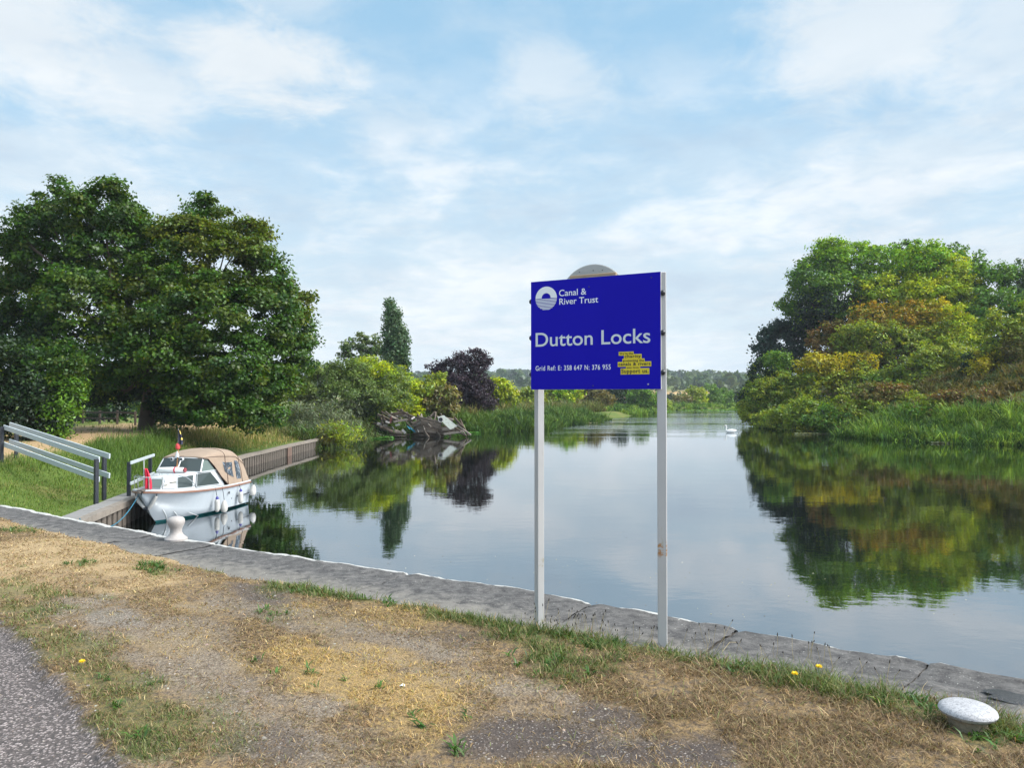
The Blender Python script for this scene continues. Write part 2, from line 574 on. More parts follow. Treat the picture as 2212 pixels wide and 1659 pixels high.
gx = refine([(-60, -14, 1.5), (-14, -9, .25), (-9, 4.6, .045), (4.6, 8, .25), (8, 40, 1.5)])
gy = refine([(-40, -2, 1.5), (-2, 1.8, .25), (1.8, 11.6, .045), (11.6, 16, .25), (16, 60, 1.5)])
X, Y, Q = grid_sheet(gx, gy)
keep = (edge_dist(X, Y) > .35)[Q].all(1)
Q = Q[keep]
gr, di, gn, ye, stw = zones(X, Y)
Zg = ground_z(X, Y)
asp = sstep(path_side(X, Y) + (fbm(X * 9, Y * 9, 3, 2) - .5) * .16, -.03, .05)

m, q, b = new_mat('verge_soil')
co = q.n('TexCoord').outputs['Object']
A = lambda n_: q.n('Attribute', {'attribute_name': n_}).outputs['Fac']
n_big, n_mid = q.noise(co, 2.5, 6, .6), q.noise(co, 28, 5, .7)
n_fine = q.noise(co, 150, 4, .7)
vor = q.n('TexVoronoi', {'feature': 'F1'}, Vector=co, Scale=62.0)
vor2 = q.n('TexVoronoi', {'feature': 'F1'}, Vector=co, Scale=150.0)
fib = q.noise(q.n('Mapping', None, Vector=co, Rotation=(0, 0, .5), Scale=(1, 5, 1)).outputs[0], 60, 5, .7, 1.5)
soil = q.mix(n_mid, (0.070, 0.052, 0.041), (0.17, 0.135, 0.105))
straw = q.mix(fib, (0.15, 0.095, 0.045), (0.38, 0.265, 0.13))
col = q.mix(q.step(n_mid, .36, .62), soil, straw)
col = q.mix(q.m('MULTIPLY', A('straw'), .8), col, q.mix(fib, (0.28, 0.19, 0.10), (0.50, 0.38, 0.22)))
col = q.mix(q.m('MULTIPLY', A('yellow'), q.step(fib, .42, .62)), col, (0.42, 0.29, 0.115))
chip = q.n('Separate Color'.replace(' ', ''), None, Color=vor2.outputs['Color']).outputs[0]
gravel = q.mix(q.step(chip, .1, .95), (0.115, 0.098, 0.082), (0.32, 0.28, 0.235))
gravel = q.mix(q.step(n_big, .35, .65), q.mix(.5, gravel, (0.20, 0.16, 0.128)), gravel)
col = q.mix(q.m('MULTIPLY', A('gravel'), q.step(n_mid, .32, .52)), col, gravel)
col = q.mix(q.m('MULTIPLY', A('dirt'), .92), col, q.mix(q.step(chip, .93, .98), q.mix(n_mid, (0.042, 0.033, 0.030), (0.12, 0.098, 0.086)), (0.30, 0.27, 0.25)))
col = q.mix(q.m('MULTIPLY', A('green'), q.step(n_fine, .3, .65)), col, q.mix(n_mid, (0.045, 0.065, 0.016), (0.13, 0.15, 0.045)))
chipA = q.n('SeparateColor', None, Color=vor.outputs['Color']).outputs[0]
chipB = q.n('SeparateColor', None, Color=vor2.outputs['Color']).outputs[1]
tarm = q.mix(q.step(chipA, .15, .9), (0.11, 0.092, 0.090), (0.39, 0.335, 0.325))
tarm = q.mix(q.step(chipB, .55, .8), tarm, (0.12, 0.105, 0.10))
tarm = q.mix(q.step(vor.outputs['Distance'], .38, .66), tarm, (0.085, 0.075, 0.073))
col = q.mix(A('asphalt'), col, tarm)
q.set(b.inputs['Base Color'], col)
b.inputs['Roughness'].default_value = .93
b.inputs['Specular IOR Level'].default_value = .2
hgt_ = q.m('ADD', q.m('MULTIPLY', n_mid, .8), q.m('ADD', q.m('MULTIPLY', n_fine, .35), q.m('MULTIPLY', vor.outputs['Distance'], -.45)))
q.set(b.inputs['Normal'], q.n('Bump', None, Strength=.9, Distance=.018, Height=hgt_))
ground = mesh_np('ground', np.stack([X, Y, Zg], 1), Q, m, smooth=True,
                 attrs={'gravel': gr, 'dirt': di, 'green': gn, 'yellow': ye, 'straw': stw, 'asphalt': asp})
tag(ground, 'dry verge and gravel beside the stone quay', 'ground', kind='structure')

# ------------------------------------------------------------------ quay wall with its coping stones
quay = empty('quay', (0, 0, 0), 'dark grey stone quay edge with a white painted lip above the water', 'quay')
m, q, b = new_mat('quay_stone')
co = q.n('TexCoord').outputs['Object']
A2 = lambda n_: q.n('Attribute', {'attribute_name': n_}).outputs['Fac']
nb, nm_, nf = q.noise(co, 1.7, 5, .6), q.noise(co, 9, 6, .7), q.noise(co, 90, 4, .7)
pit = q.noise(q.n('Mapping', None, Vector=co, Rotation=(0, 0, .57), Scale=(1, 2.6, 1)).outputs[0], 16, 6, .75, .8)
col = q.mix(q.step(nm_, .3, .7), (0.045, 0.043, 0.045), (0.140, 0.134, 0.131))
col = q.mix(q.m('MULTIPLY', q.step(nb, .50, .66), .4), col, (0.06, 0.058, 0.058))
col = q.mix(q.m('MULTIPLY', q.step(nf, .52, .7), .5), col, (0.26, 0.25, 0.235))
col = q.mix(q.step(pit, .58, .70), col, (0.035, 0.033, 0.032))
dust = q.step(q.m('ADD', A2('inner'), q.m('MULTIPLY', q.m('SUBTRACT', nm_, .5), .9)), .45, .9)
col = q.mix(q.m('MULTIPLY', dust, .7), col, q.mix(nf, (0.15, 0.138, 0.12), (0.30, 0.28, 0.25)))
lich = q.step(q.noise(co, 55, 2, .5), .70, .74)
col = q.mix(lich, col, (0.42, 0.42, 0.39))
wear = q.m('ADD', A2('paint'), q.m('MULTIPLY', q.m('SUBTRACT', q.noise(co, 13, 5, .7), .5), .5))
col = q.mix(q.step(wear, .48, .58), col, q.mix(nf, (0.36, 0.36, 0.345), (0.50, 0.50, 0.485)))
q.set(b.inputs['Base Color'], col)
b.inputs['Roughness'].default_value = .85
b.inputs['Specular IOR Level'].default_value = .3
hh = q.m('ADD', q.m('MULTIPLY', nm_, .5), q.m('ADD', q.m('MULTIPLY', pit, -.7), q.m('MULTIPLY', nf, .22)))
q.set(b.inputs['Normal'], q.n('Bump', None, Strength=.8, Distance=.022, Height=hh))
M_STONE = m
joints = [-40, -36, -32, -28, -25, -22, -19.4, -17, -14.8, -12.8, -11.0, -9.4, -8.0, -6.6, -5.25, -4.35, -3.38, -2.36, -0.96, 0.69, 1.68, 2.7, 3.9, 5.2, 6.6, 8.2, 10, 11.8]
for k in range(len(joints) - 1):
    xa, xb = joints[k], joints[k + 1]
    gap = .004 if k % 3 else .006
    nu = max(6, int((xb - xa) * (26 if xa > -9 else 6)))
    nv = 34 if xa > -9 else 12
    us = np.linspace(xa + gap, xb - gap, nu)
    # across: front face (down), rounded lip, flat top
    prof_t = np.concatenate([[0.012, 0.0, 0.0, .006, .02, .045], np.concatenate([np.linspace(.06, .22, 9), np.linspace(.25, 1.14, nv - 9)])])
    prof_z = np.concatenate([[-.36, -.33, -.05, -.022, -.008, -.001], np.zeros(nv)])
    U, TT = np.meshgrid(us, prof_t)
    _, ZZ = np.meshgrid(us, prof_z)
    dip = rng.uniform(-.006, .006)
    wavy = (fbm(U * 4, TT * 0 + k, 3, 31) - .5) * .020 * (U > -9)
    dl, dr = U - xa, xb - U
    chip = .035 * sstep(.05 - np.minimum(dl, dr), 0, .05) * (rng.random() < .6)
    lip_w = sstep(.2 - TT, 0, .2)
    tt = TT + (wavy + chip) * lip_w
    zz = ZZ + dip + (ZZ > -.1) * ((fbm(U * 5, TT * 5, 5, 33) - .5) * .040 - .009 * sstep(fbm(U * 9 + 4, TT * 22, 4, 37), .60, .72) - .008 * sstep(.03 - np.minimum(dl, dr), 0, .03) - .008 * lip_w * (fbm(U * 6, TT * 6, 3, 35) > .56) * (U > -1))
    Xs = U + tt * N[0] * .9
    Ys = edge_y(U) + tt * N[1]
    shr = tt * .22 * sstep(U, 1.0, 2.2)
    Xs, Ys = Xs - shr * T[0], Ys - shr * T[1]
    nxs = len(us)
    i = np.arange(len(prof_t) - 1)[:, None] * nxs + np.arange(nxs - 1)[None, :]
    Qs = np.stack([i, i + 1, i + nxs + 1, i + nxs], -1).reshape(-1, 4)
    fade = .35 * sstep(3.0 - U, 0.2, 2.4) + .75
    pw = np.interp(U, [-8, -4, -1, .2, 1, 3], [.18, .15, .11, .095, .085, .075])
    paint_a = np.clip(1.15 - tt / pw, -1.5, 1.0) * (tt < pw * 2.2) * fade - (tt >= pw * 2.2) * 1.5
    paint_a = np.where(U > 1.75, paint_a - .08, paint_a)
    so = mesh_np('coping_stone', np.stack([Xs.ravel(), Ys.ravel(), zz.ravel()], 1), Qs, M_STONE, quay, smooth=True,
                 attrs={'paint': paint_a.ravel(), 'inner': (TT / 1.0).ravel()})
wallb = MB()
line = [Vector((x, float(edge_y(x)), 0)) for x in np.linspace(-40, 12, 60)]
nn = Vector((N[0], N[1], 0))
wallb.loft([[p + nn * .03 + Vector((0, 0, -.3)) for p in line], [p + nn * .06 + Vector((0, 0, -3.4)) for p in line]])
bed = MB()
bed.loft([[p + nn * .06 + Vector((0, 0, -.03)) for p in line], [p + nn * 1.2 + Vector((0, 0, -.035)) for p in line]])
bed.build('mortar_bed', paint('mortar', (.10, .092, .085), .95, .4, 12), quay)
wallb.build('quay_face', paint('quay_masonry', (.14, .13, .12), .9, .4, 3, .6), quay)

# ------------------------------------------------------------------ water
m, q, b = new_mat('river_water')
pos = q.n('NewGeometry').outputs['Position']
b.inputs['Base Color'].default_value = (0.004, 0.006, 0.004, 1)
b.inputs['Roughness'].default_value = .015
b.inputs['IOR'].default_value = 1.8
w1 = q.noise(q.scale(pos, (.8, 1.5, 1)), .55, 3, .5)
w2 = q.noise(q.scale(pos, (1, 1.4, 1)), 2.6, 3, .55)
bands = q.step(q.noise(q.scale(pos, (.010, .085, 1)), 1.0, 3, .6), .40, .56)
far_ = q.step(q.n('SeparateXYZ', None, Vector=pos).outputs[1], 62, 110)
amp = q.m('ADD', .30, q.m('MULTIPLY', q.m('MULTIPLY', bands, far_), 7.0))
hh = q.m('MULTIPLY', q.m('ADD', w1, q.m('MULTIPLY', w2, .30)), amp)
q.set(b.inputs['Normal'], q.n('Bump', None, Strength=.15, Distance=.10, Height=hh))
wb = MB()
wb.add([(-420, -60, WATER), (700, -60, WATER), (700, 420, WATER), (-420, 420, WATER)], [(0, 1, 2, 3)])
water = wb.build('water', m)
tag(water, 'calm dark river mirroring the sky and the banks', 'river', kind='structure')

# ------------------------------------------------------------------ land beyond the water
# the mirror is a little stronger than bare water's, as under a bright low sky
mo = m.node_tree.nodes['Material Output']
gls = q.n('BsdfGlossy', None, Color=(.86, .90, .95), Roughness=.015)
q.t.links.new(b.inputs['Normal'].links[0].from_socket, gls.inputs['Normal'])
q.t.links.new(q.n('MixShader', None, i0=.30, i1=b.outputs[0], i2=gls.outputs[0]).outputs[0], mo.inputs['Surface'])

LB = [(-7.6, 10.6), (-9.4, 12.6), (-11.6, 20.5), (-12.1, 23.5), (-13.9, 34), (-14.8, 41), (-15.0, 50), (-14.9, 59), (-14.4, 64), (-12.4, 71), (-5.5, 80), (2.1, 86), (9, 105),
      (16, 124), (25, 150), (32, 172), (40, 200), (66, 216), (140, 222), (700, 236)]
RB = [(95, -20), (75, 20), (52, 50), (42, 60), (36, 65), (32.5, 75), (32, 86), (36, 108), (44, 140), (53, 172), (84, 192), (150, 202), (700, 214)]


def land_z(X, Y):
    dl = pl_dist(X, Y, LB)                 # positive on the left/far bank
    dr = -pl_dist(X, Y, RB)                # positive on the right bank
    hard = sstep(-(Y - 62), -2, 2)
    zl_near = -1.66 + 1.2 * sstep(dl, .9, 6.8) + (fbm(X * .6, Y * .6, 3, 41) - .5) * .22 * sstep(dl, .8, 3)
    zl_soft = -2.55 + np.minimum(dl * .30, 1.1) + (fbm(X * .2, Y * .2, 3, 42) - .5) * .5
    zl = np.where(dl > .16, zl_near * hard + zl_soft * (1 - hard), -3.3)
    zr = np.where(dr > 0, -2.6 + np.minimum(dr * .36, 8.4) + (fbm(X * .15, Y * .15, 3, 43) - .5) * 1.0 * sstep(dr, 0, 6), -3.3)
    z = np.maximum(zl, zr)
    rise = sstep(Y, 300, 700) * 8 + sstep(Y, 560, 1250) * 22
    shape = .82 + .26 * np.cos((X / np.maximum(Y, 1) - .06) * 5.0) + (fbm(X * .006, Y * .006, 3, 44) - .5) * .5
    z = z + rise * shape * 1.0 * ((dl > 0) | (dr > 0))
    z = np.where(edge_dist(X, Y) > -0.6, -3.3, z)
    return z


rows = np.concatenate([np.linspace(11, 30, 110), np.geomspace(30.3, 260, 190), np.geomspace(268, 1700, 60)])
tans = np.concatenate([np.linspace(-2.6, -.85, 60), np.linspace(-.84, .84, 420), np.linspace(.85, 2.4, 50)])
TG, YG = np.meshgrid(tans, rows)
XG = TG * YG
nx = len(tans)
i = np.arange(len(rows) - 1)[:, None] * nx + np.arange(nx - 1)[None, :]
Q = np.stack([i, i + 1, i + nx + 1, i + nx], -1).reshape(-1, 4)
X, Y = XG.ravel(), YG.ravel()
Z = land_z(X, Y)
keep = (Z[Q] > -3.29).any(1)
dl = pl_dist(X, Y, LB)
dry = np.zeros_like(X)
# worn tan path behind the ramp rails and under the tree; dry bank beside the piling
dry = np.maximum(dry, sstep(dl, 4.9, 6.2) * sstep(-dl, -18, -13) * sstep(-Y, -95, -75) * sstep(fbm(X * .5, Y * .5, 3, 51), .16, .32))
crop = sstep(Y, 330, 420) * sstep(-Y, -640, -560)
m, q, b = new_mat('bank_grass_soil')
pos = q.n('NewGeometry').outputs['Position']
n1, n2 = q.noise(pos, .45, 5, .6), q.noise(pos, 5, 5, .7)
col = q.mix(n2, (0.05, 0.085, 0.014), (0.12, 0.165, 0.035))
col = q.mix(q.step(n1, .48, .68), col, (0.16, 0.15, 0.05))
col = q.mix(q.n('Attribute', {'attribute_name': 'dry'}).outputs['Fac'], col, q.mix(n2, (0.24, 0.16, 0.085), (0.42, 0.30, 0.17)))
fields = q.n('TexVoronoi', {'feature': 'F1'}, Vector=q.scale(pos, (.006, .010, 0)), Scale=1.0)
fch = q.n('SeparateColor', None, Color=fields.outputs['Color']).outputs[0]
fcol = q.mix(q.step(fch, .25, .3), (0.12, 0.16, 0.05), q.mix(q.step(fch, .6, .65), (0.27, 0.175, 0.10), (0.40, 0.27, 0.12)))
col = q.mix(q.n('Attribute', {'attribute_name': 'crop'}).outputs['Fac'], col, fcol)
q.set(b.inputs['Base Color'], col)
b.inputs['Roughness'].default_value = .95
b.inputs['Specular IOR Level'].default_value = .15
q.set(b.inputs['Normal'], q.n('Bump', None, Strength=.6, Distance=.06, Height=n2))
terrain = mesh_np('terrain', np.stack([X, Y, Z], 1), Q[keep], m, smooth=True, attrs={'dry': dry, 'crop': crop})
tag(terrain, 'grassy river banks running back to a low wooded hill', 'river bank', kind='structure')


def lz(x, y):
    return float(land_z(np.array([x], float), np.array([y], float))[0])
# ------------------------------------------------------------------ the lock sign
BL = Vector((0.140, 5.500, 1.746))
D = Vector((.88, -.4745, 0)).normalized()
NF = Vector((D.y, -D.x, 0))                    # towards the viewer
W_, H_ = .985, .797
sign = empty('information_sign', (.6, 5.25, 0), 'large blue notice board reading Dutton Locks on two white posts', 'sign')
MS = Matrix((D, -NF, Vector((0, 0, 1)))).transposed()        # local x along the board, y away from the viewer, z up


def bp(u, v, out=0.0):
    """u along the board 0..1, v down from the top 0..1, out towards the viewer; in sign-local coordinates."""
    return BL + D * (u * W_) + Vector((0, 0, H_ * (1 - v))) + NF * out - Vector(sign.location)


M_BLUE, q, b = new_mat('blue_board')
co = q.n('TexCoord').outputs['Object']
grime = q.step(q.noise(q.scale(co, (6, 6, .7)), 2.0, 6, .7), .60, .80)
q.set(b.inputs['Base Color'], q.mix(q.m('MULTIPLY', grime, .22), q.mix(q.noise(co, 3, 5, .6), (0.0065, 0.0035, 0.38), (0.0085, 0.0055, 0.44)), (.05, .05, .22)))
b.inputs['Roughness'].default_value = .38
b.inputs['Specular IOR Level'].default_value = .12
M_ALU = paint('board_edge', (.45, .46, .47), .45, .1, metallic=.3)
M_LET = paint('white_vinyl', (.84, .88, .90), .5, .03)
M_LETG = paint('grey_vinyl', (.66, .71, .74), .5, .03)
M_YEL = paint('yellow_vinyl', (.72, .58, .02), .5, .03)
M_INK = paint('dark_vinyl', (.012, .012, .02), .5, .03)

mb = MB()
mb.box(BL + D * (W_ / 2) + Vector((0, 0, H_ / 2)) - NF * .008 - Vector(sign.location), (W_, .016, H_), MS, 1, .0)
front = [bp(0.001, 1 - .001, .0015), bp(1 - .001, 1 - .001, .0015), bp(1 - .001, .001, .0015), bp(.001, .001, .0015)]
mb.add(front, [(0, 1, 2, 3)], 0)
board = mb.build('board', [M_BLUE, M_ALU], sign)
for (u, v) in [(.47, .085), (.50, .968), (.935, .045), (.91, .958)]:
    s_ = MB()
    s_.lathe([(.0055, 0), (.0055, .002), (.003, .0035), (0, .0037)], 12, bp(u, v, .002), MS @ Matrix.Rotation(R(90), 3, 'X'))
    s_.build('screw', paint('screw_blue', (.012, .012, .12), .3) if v < .9 or u < .9 else M_ALU, board)


def s2u(x):
    s = (x - 212) / 1495.0
    zl, zr = 5.5, 5.033
    return s * zl / (s * zl + (1 - s) * zr) if False else s * zl / ((1 - s) * zr + s * zl)


def s2v(x, y):
    t = (x - 212) / 1495.0
    top, bot = 342 - 139 * t, 1575 - 22 * t
    return (y - top) / (bot - top)


def text_mesh(body, bold, sp=1.0):
    cu = bpy.data.curves.new('lettering', 'FONT')
    cu.body = body
    cu.size = 1.0
    cu.offset = bold
    cu.resolution_u = 6
    cu.space_word = 1.05
    cu.space_character = sp
    o = bpy.data.objects.new('lettering', cu)
    COL.objects.link(o)
    dg = bpy.context.evaluated_depsgraph_get()
    me = bpy.data.meshes.new_from_object(o.evaluated_get(dg))
    bpy.data.objects.remove(o)
    bpy.data.curves.remove(cu)
    return me


def put_text(body, u0, u1, v_base, cap, mats, bold=.012, parent=None, out=.0032, sp=1.0):
    """lay lettering on the board between u0 and u1 with its baseline at v_base and capitals cap (metres) high."""
    me = text_mesh(body, bold, sp)
    co_ = np.zeros(len(me.vertices) * 3)
    me.vertices.foreach_get('co', co_)
    co_ = co_.reshape(-1, 3)
    x0, x1 = co_[:, 0].min(), co_[:, 0].max()
    sx = (u1 - u0) * W_ / (x1 - x0)
    sy = cap / .729
    o0 = bp(u0, v_base, out)
    P = np.array(o0)[None, :] + np.outer((co_[:, 0] - x0) * sx, np.array(D)) + np.outer(co_[:, 1] * sy, [0, 0, 1])
    me.vertices.foreach_set('co', P.astype(np.float32).ravel())
    me.materials.clear()
    me.update()
    return link('lettering', me, mats, parent or board)


put_text('Canal &', s2u(538), s2u(852), s2v(545, 499) + .001, .0475, M_LET, .006)
put_text('River Trust', s2u(541), s2u(988), s2v(545, 597) + .001, .0475, M_LET, .006)
put_text('Dutton Locks', s2u(268), s2u(1587), s2v(270, 1081), .105, M_LETG, .008)
put_text('Grid Ref: E: 358 647 N: 376 955', s2u(268), s2u(1130), s2v(270, 1357), .036, M_LET, .009, sp=1.13)

# emblem: an arch of light over water
em = MB()
ce, re_ = (s2u(389), s2v(389, 527)), .0865
K = 40


def ep(x, y):
    p = BL + D * (ce[0] * W_ + x * re_) + Vector((0, 0, H_ * (1 - ce[1]) + y * re_)) + NF * .0032 - Vector(sign.location)
    return p


a_ = [math.pi * k / K for k in range(K + 1)]
o_ = [ep(math.cos(t), math.sin(t)) for t in a_]
i_ = [ep(.42 * math.cos(t), .02 + .42 * math.sin(t)) for t in a_]
em.add(o_ + i_, [(k, k + 1, K + 1 + k + 1, K + 1 + k) for k in range(K)])
y = -.04
for k in range(8):
    y1, y2 = y, y - .068
    if y2 < -1: y2 = -.995
    w1, w2 = math.sqrt(max(0, 1 - y1 * y1)), math.sqrt(max(0, 1 - y2 * y2))
    gp = 0
    if gp:
        em.add([ep(-w1, y1), ep(-gp, y1), ep(-gp + .08, y2), ep(-w2, y2)], [(0, 1, 2, 3)])
        em.add([ep(gp, y1), ep(w1, y1), ep(w2, y2), ep(gp - .08, y2)], [(0, 1, 2, 3)])
    else:
        em.add([ep(-w1, y1), ep(w1, y1), ep(w2, y2), ep(-w2, y2)], [(0, 1, 2, 3)])
    y -= .122
em.build('emblem', M_LET, board)

LINES = [("We're the", 1223, 1395, 1128, 1172, .46), ("charity", 1283, 1487, 1155, 1209, .5), ("protecting the", 1265, 1521, 1207, 1251, .46),
         ("canals & rivers", 1212, 1597, 1241, 1298, .5), ("you love.", 1305, 1470, 1293, 1327, .50), ("Support us.", 1245, 1575, 1317, 1387, .5)]
ym = MB()
vs_ = []
for k, (txt, x0, x1, y0, y1, cp) in enumerate(LINES):
    xm = (x0 + x1) / 2
    u0, u1, v0, v1 = s2u(x0), s2u(x1), s2v(xm, y0), s2v(xm, y1)
    zo = .0030 + .0002 * (k % 2)
    ym.add([bp(u0, v1, zo), bp(u1, v1, zo), bp(u1, v0, zo), bp(u0, v0, zo)], [(0, 1, 2, 3)])
yel = ym.build('yellow_notice', M_YEL, board)
for (txt, x0, x1, y0, y1, cp) in LINES:
    xm = (x0 + x1) / 2
    put_text(txt, s2u(x0 + 9), s2u(x1 - 9), s2v(xm, y1 - (y1 - y0) * .24), (y1 - y0) / 1240 * H_ * (cp + .13), M_INK, .024, board, .0042, 1.12)

# posts
M_POST = paint('post_paint', (.40, .40, .405), .5, .10, 4, .15, (.30, .27, .20), .10, 7)
Mq, q, b = new_mat('right_post_paint')
co = q.n('TexCoord').outputs['Object']
c0 = q.mix(q.noise(co, 5, 5, .6), (.38, .38, .39), (.45, .45, .455))
c0 = q.mix(q.step(q.noise(q.scale(co, (1, 1, .35)), 16, 5, .7), .64, .72), c0, (.36, .34, .27))
sz = q.n('SeparateXYZ', None, Vector=co).outputs[2]
rust = q.m('MULTIPLY', q.step(q.m('ABSOLUTE', q.m('SUBTRACT', sz, .66)), .07, .02), q.step(q.noise(co, 28, 5, .7), .46, .56))
c0 = q.mix(rust, c0, (.34, .16, .05))
streak_ = q.step(q.noise(q.scale(co, (9, 9, .8)), 3.2, 5, .65), .60, .74)
c0 = q.mix(q.m('MULTIPLY', streak_, .5), c0, (.27, .25, .20))
q.set(b.inputs['Base Color'], c0)
b.inputs['Roughness'].default_value = .5
for (off, back, rot, top, mat, w) in [(.040, .056, R(54), 2.50, M_POST, .056), (W_ - .010, .050, R(17), 2.545, Mq, .064)]:
    c = BL + D * off - NF * back
    p = MB()
    M_ = MS @ Matrix.Rotation(rot, 3, 'Z')
    p.box((c.x - sign.location.x, c.y - sign.location.y, top / 2 - .1), (w, w, top + .2), M_, 0, .005)
    po = p.build('post', mat, sign)
    for z in (1.86, 2.13, 2.40):
        bo = MB()
        if off > .5:
            cc = Vector((c.x, c.y, z)) - Vector(sign.location) + D * .018 + NF * .034
        else:
            cc = Vector((c.x, c.y, z)) - Vector(sign.location) - D * .046 + NF * .034
        bo.lathe([(.019, -.008), (.019, .004), (.013, .012), (.006, .015), (0, .015)], 14, cc, MS @ Matrix.Rotation(R(90), 3, 'X'))
        bo.build('bolt', M_BLACK, po)
# old round board standing behind, with its wooden batten
rd = MB()
cr = BL + D * (W_ * .475) + Vector((0, 0, H_ * 1.128 - .262)) - NF * .055 - Vector(sign.location)
rd.lathe([(0, -.006), (.256, -.006), (.262, -.003), (.262, .003), (.256, .006), (0, .006)], 64, cr, MS @ Matrix.Rotation(R(90), 3, 'X'))
ro = rd.build('round_backboard', paint('weathered_disc', (.40, .41, .40), .55, .16, 7, .1, (.26, .26, .24), .12, 10), sign)
for (a, r_) in [(70, .225), (115, .235), (88, .215)]:
    s_ = MB()
    pc = cr + D * (math.cos(R(a)) * r_) + Vector((0, 0, math.sin(R(a)) * r_)) + NF * .006
    s_.lathe([(.0035, 0), (.0035, .003), (0, .004)], 10, pc, MS @ Matrix.Rotation(R(90), 3, 'X'))
    s_.build('rivet', M_BLACK, ro)
bt = MB()
bt.box(cr + D * .012 + Vector((0, 0, .262 - .098)) + NF * .022, (.355, .022, .046), MS, 0, .004)
bt.build('batten', paint('batten_wood', (.33, .24, .16), .8, .25, 20, .2), ro)

# ------------------------------------------------------------------ bollards
M_BOLW = paint('bollard_paint', (.35, .325, .315), .55, .16, 9, .4, (.36, .34, .32), .16, 14)
p0 = gnd(380, 1165)
bol = MB()
bol.lathe([(.128, -.02), (.128, .012), (.118, .022), (.085, .048), (.066, .085), (.066, .12), (.078, .150), (.093, .182), (.098, .210), (.094, .236), (.078, .256), (.045, .268), (0, .272)], 36)
bo = bol.build('bollard', M_BOLW, None, True)
bo.location = (p0.x, p0.y, .0)
tag(bo, 'white knob-headed iron mooring bollard on the stone coping near the boat', 'bollard', 'mooring bollards on the quay')
p1 = gnd(2090, 1582)
mush = empty('bollard', (p1.x, p1.y, 0), 'squat mushroom bollard with a flaking white cap standing in grass', 'bollard', 'mooring bollards on the quay')
mq, q, b = new_mat('flaking_white_paint')
co = q.n('TexCoord').outputs['Object']
nn1 = q.noise(q.n('Mapping', None, Vector=co, Rotation=(0, 0, .3), Scale=(1, 2.2, 1)).outputs[0], 24, 6, .72, .8)
c0 = q.mix(q.noise(co, 10, 5, .6), (.35, .35, .37), (.47, .47, .495))
c0 = q.mix(q.step(q.m('ABSOLUTE', q.m('SUBTRACT', nn1, .5)), .022, .008), c0, (.12, .12, .13))
c0 = q.mix(q.step(nn1, .60, .65), c0, (.24, .24, .25))
q.set(b.inputs['Base Color'], c0)
b.inputs['Roughness'].default_value = .55
q.set(b.inputs['Normal'], q.n('Bump', None, Strength=.5, Distance=.006, Height=nn1))
cp_ = MB()
cp_.lathe([(.085, .080), (.112, .085), (.127, .095), (.133, .107), (.129, .119), (.113, .130), (.086, .138), (.045, .143), (0, .145)], 44)
cp_.build('cap', mq, mush, True)
st_ = MB()
st_.lathe([(.096, -.06), (.094, .0), (.088, .04), (.086, .086)], 32)
st_.build('stem', paint('flaked_stem', (.26, .215, .15), .8, .3, 12, .5, (.14, .11, .08), .3, 20), mush, True)

# dark tar patch on the coping at the right
tp = gnd(2198, 1511)
tb = MB()
pts = []
for k in range(28):
    a = 2 * math.pi * k / 28
    r_ = 1 + .18 * math.sin(3 * a + 1) + .1 * math.sin(7 * a)
    pts.append((.17 * r_ * math.cos(a) * T[0] - .09 * r_ * math.sin(a) * T[1], .17 * r_ * math.cos(a) * T[1] + .09 * r_ * math.sin(a) * T[0]))
tb.add([(x, y, .001) for x, y in pts] + [(x * .85, y * .85, .006) for x, y in pts], [(k, (k + 1) % 28, 28 + (k + 1) % 28, 28 + k) for k in range(28)] + [tuple(range(28, 56))])
to = tb.build('tar_patch', paint('tar', (.030, .030, .033), .28, .5, 30, .9), None, True)
to.location = (tp.x, tp.y, .004)
tag(to, 'shiny black patch of tar on the stone coping', 'tar patch')

# ------------------------------------------------------------------ ramp rails on the far landing
M_RAILW = paint('rail_white', (.43, .48, .51), .5, .08, 5, .1, (.42, .42, .38), .03, 10)
M_RAILB = paint('rail_post_black', (.016, .020, .030), .45, .3, 12)


def rail(name, label, a, b_, hts, over=.22, w=.05, ph=.15, posts=(0., 1.), ends=(None, None), face=1):
    """sloping two-plank rail between ground points a and b_ on square posts."""
    a, b_ = Vector(a), Vector(b_)
    r_ = empty(name, a, label, 'handrail', 'white rails of the landing ramp')
    d = (b_ - a)
    dh = Vector((d.x, d.y, 0)).normalized()
    side = Vector((-dh.y, dh.x, 0)) * face
    for h in hts:
        k = MB()
        e0, e1 = a + Vector((0, 0, h)) - a - d.normalized() * over, b_ + Vector((0, 0, h)) - a + d.normalized() * over
        k.beam(e0 + side * .075, e1 + side * .075, w, ph, 0, (0, 0, 1), .006)
        k.build('plank', M_RAILW, r_)
    for t in posts:
        p = a + d * t - a
        k = MB()
        k.box(p + Vector((0, 0, (hts[0] + .02) / 2 - .2)), (.11, .11, hts[0] + .42), Matrix.Rotation(math.atan2(dh.y, dh.x), 3, 'Z'), 0, .006)
        k.build('post', M_RAILB, r_)
    return r_


def zl_(px, py, Y):
    p = at(px, py, Y)
    return p


na, nb_ = at(3, 986, 26.2), at(207.5, 1066, 22.6)
rail('handrail', 'nearer sloping white two-plank rail beside the grass bank', na, nb_, (1.02, .42), .02, .05, .165, (0., 1.), face=1)
fa, fb_ = at(35, 990, 27.6), at(228, 1062, 24.0)
rail('handrail', 'farther sloping white two-plank rail behind the first', fa, fb_, (1.20, .58), .38, .05, .165, (0., .985), face=-1)
ta, tb_ = at(278, 1081, 24.2), at(326, 1066, 27.2)
rail('handrail', 'short level white rail on black posts beside the boat', ta, Vector((tb_.x, tb_.y, ta.z)), (1.22, .55), .10, .05, .10, (0., .95), face=-1)

